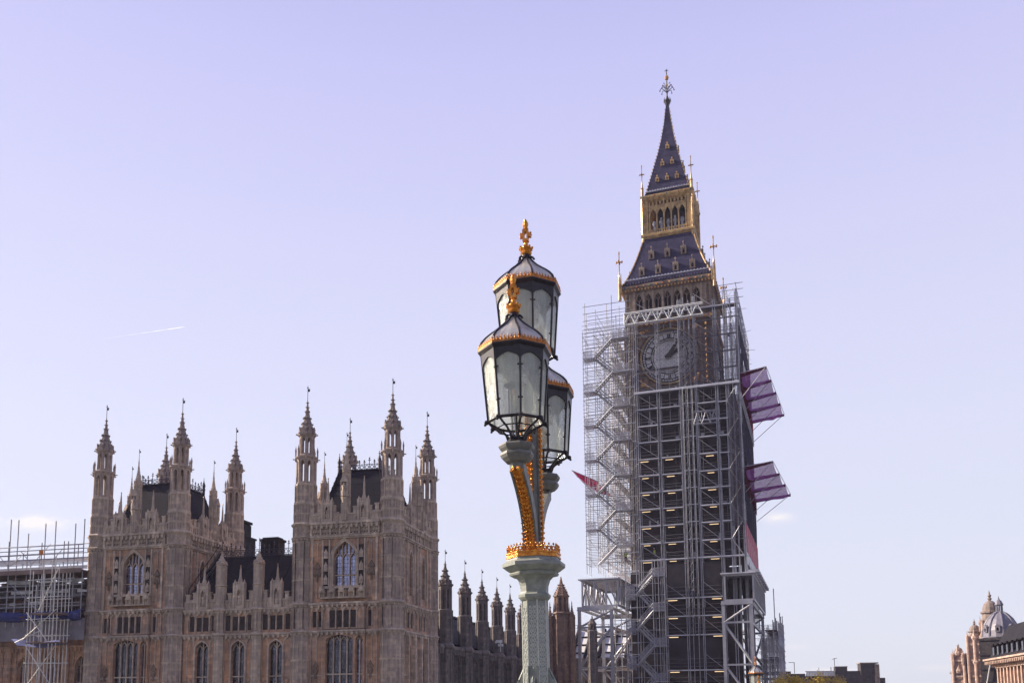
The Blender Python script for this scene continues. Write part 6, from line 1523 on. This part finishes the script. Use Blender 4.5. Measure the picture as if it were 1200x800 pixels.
b = MB(); b.tube((-1.5, 1, 8), (-1.5, 1, 11.1), .09, 4); b.tube((-3, 1, 11.1), (-1.5, 1, 11.1), .07, 4); b.tube((9.2, 1, 9.5), (9.2, 1, 12.1), .08, 4); b.tube((8.6, 1, 11.8), (9.9, 1, 12.1), .07, 4); b.tube((5, 1, 8.5), (5, 1, 9.6), .07, 4); b.tube((8.2, 1, 8.5), (8.2, 1, 9.7), .1, 4); b.build('aerial', 'iron', t)
t = thing('chimney_stack', 'small grey stone chimney head at the left foot of the pink building', 'chimney', (104.5, 210, 0), -15)
b = MB(); b.box(-1.4, 1.2, 0, 3, -3, 6.6); b.box(-1.7, 1.5, -.3, 3.3, 6.6, 7.0); b.box(-1.5, 1.3, -.1, 3.1, 7.0, 7.3); b.build('stack', 'wing', t); b = MB()
for x in (-.9, 0, .8): b.prism(x, 1, .3, .25, 7.3, 8.0, 8)
b.build('chimney_pot', 'brown', t)
# yellow tree
t = thing('autumn_tree', 'yellow leaved autumn tree whose crown top just shows at the bottom edge', 'tree', (39.8, 120, 0))
b = MB(); rt = random.Random(5); b.tube((0, 0, -3), (0, 0, -.6), .35, 8, .25); tips = []
for i in range(11):
    a = i*2.4; rr = rt.uniform(1.0, 4.8); p = Vector((0, 0, -.8+.1*i)); q_ = Vector((rr*math.cos(a), rr*.6*math.sin(a), rt.uniform(1.9, 3.9))); b.tube(p, q_, .12, 5, .03); tips.append(q_)
b.build('trunk', 'bark', t)
b = MB()
for q_ in tips:
    rad_ = rt.uniform(.8, 1.35)
    for i in range(620):
        d = Vector((rt.gauss(0, 1), rt.gauss(0, 1), rt.gauss(0, .8))).normalized()*rad_*rt.uniform(.3, 1.05); c_ = q_+d; s_ = rt.uniform(.07, .13)
        u_ = Vector((rt.uniform(-1, 1), rt.uniform(-1, 1), rt.uniform(-1, 1))).normalized(); v_ = u_.orthogonal().normalized()
        b.add([c_-u_*s_, c_+v_*s_*.6, c_+u_*s_, c_-v_*s_*.6], [(0, 1, 2, 3)])
b.build('crown', 'leaf', t)
# contrail: a thin streak of ice cloud very high and far away
b = MB(); p0, p1 = Vector((-2843, 6000, 2519)), Vector((-2272, 6000, 2602)); n = 40
for i in range(n):
    f0, f1 = i/n, (i+1)/n; rr = lambda f: .12+1.2*f**1.8*(1+.25*math.sin(f*40))*(1 if f < .97 else .4); b.tube(p0.lerp(p1, f0), p0.lerp(p1, f1), rr(f0), 6, rr(f1))
o = b.build('contrail', 'ice', None, True); tag(o, 'thin white vapour trail in the sky above the left palace tower', 'contrail')
# small security camera on the wing roof
t = thing('security_camera', 'small white security camera on the slate roof of the sooty range', 'camera', pw(.3, D_+20.5, 7.6), PY)
b = MB(); b.box(-.5, .15, -.12, .12, .3, .6); b.box(-.6, -.5, -.1, .1, .25, .5); b.build('body', 'white', t); b = MB(); b.tube((0, 0, -.7), (0, 0, .35), .05, 5); b.box(-.25, .25, -.2, .2, -.1, .15); b.build('bracket', 'white', t)

# ------------------------------------------------------------------ workers on the scaffolding
def person(label, loc, yaw, vest, arm=0.):
    J = {'pel': (0, 0, .95, .135, .10), 'sp': (0, 0, 1.15, .14, .10), 'ch': (0, 0, 1.36, .17, .115), 'nk': (0, 0, 1.50, .06, .06), 'hd': (0, -.02, 1.60, .075, .085), 'tp': (0, -.01, 1.72, .075, .085)}
    E_ = [('pel', 'sp'), ('sp', 'ch'), ('ch', 'nk'), ('nk', 'hd'), ('hd', 'tp')]
    for sg, n_ in ((-1, 'l'), (1, 'r')):
        up_ = arm if sg > 0 else 0
        J['sh'+n_] = (sg*.19, 0, 1.42, .06, .06); J['el'+n_] = (sg*(.25+.1*up_), -.03-.12*up_, 1.16+.12*up_, .045, .045); J['wr'+n_] = (sg*.22, -.16-.22*up_, .96+.34*up_, .035, .035); J['hn'+n_] = (sg*.21, -.21-.28*up_, .90+.42*up_, .04, .03)
        J['hp'+n_] = (sg*.10, 0, .88, .09, .09); J['kn'+n_] = (sg*.12, -.03, .49, .065, .065); J['an'+n_] = (sg*.12, .02, .09, .045, .045); J['to'+n_] = (sg*.13, -.14, .035, .045, .035)
        E_ += [('ch', 'sh'+n_), ('sh'+n_, 'el'+n_), ('el'+n_, 'wr'+n_), ('wr'+n_, 'hn'+n_), ('pel', 'hp'+n_), ('hp'+n_, 'kn'+n_), ('kn'+n_, 'an'+n_), ('an'+n_, 'to'+n_)]
    keys = list(J); me = bpy.data.meshes.new('person'); me.from_pydata([J[k][:3] for k in keys], [(keys.index(a), keys.index(b)) for a, b in E_], [])
    o = bpy.data.objects.new('person', me); C.objects.link(o); md = o.modifiers.new('skin', 'SKIN'); me.skin_vertices.new() if not me.skin_vertices else None
    for i, k in enumerate(keys): me.skin_vertices[0].data[i].radius = J[k][3:5]
    me.skin_vertices[0].data[0].use_root = True
    o.modifiers.new('sub', 'SUBSURF').levels = 2; o.modifiers['sub'].render_levels = 2
    me.materials.append(M['navy']); o.location = loc; o.rotation_euler = (0, 0, rad(yaw)); tag(o, label, 'person', 'workers on the scaffolding')
    b = MB(); b.lathe(0, 0, [(.17, .93), (.185, 1.1), (.20, 1.3), (.19, 1.42), (.10, 1.49), (.09, 1.49), (.17, 1.40), (.17, .93)], 12, 0, caps=False); b.build('vest', vest, o, True)
    b = MB(); b.ball(0, -.05, 1.64, .09, .075, .105, 8); b.ball(0, -.125, 1.63, .018, .02, .025, 5); b.build('face', 'skin', o, True)
    b = MB(); b.lathe(0, 0, [(.125, 1.69), (.12, 1.74), (.09, 1.80), (.03, 1.825)], 12, 0); b.box(-.07, .07, -.17, -.1, 1.69, 1.70); b.build('helmet', 'white', o, True)
    return o
LT = Matrix.Translation(TO) @ Matrix.Rotation(rad(TY), 4, 'Z')
person('worker in yellow vest and white helmet on a stair landing left of the tower', LT @ Vector((-6.6, -8.9, 20.6+.02)), 0, 'hivis', .6)
person('worker in orange vest standing high on the stair tower left of the clock tower', LT @ Vector((-9.6, -8.2, 30.8)), -40, 'orangevis', .2)
person('worker in yellow vest on the lowest wide deck of the tower scaffolding', LT @ Vector((-2.6, -8.6, 20.8)), 30, 'hivis')
# ------------------------------------------------------------------ thin haze in the air over the river
b = MB(); b.box(-620, 620, -150, 900, -10, 103); o = b.build('haze', 'haze'); tag(o, None, None, kind='stuff')
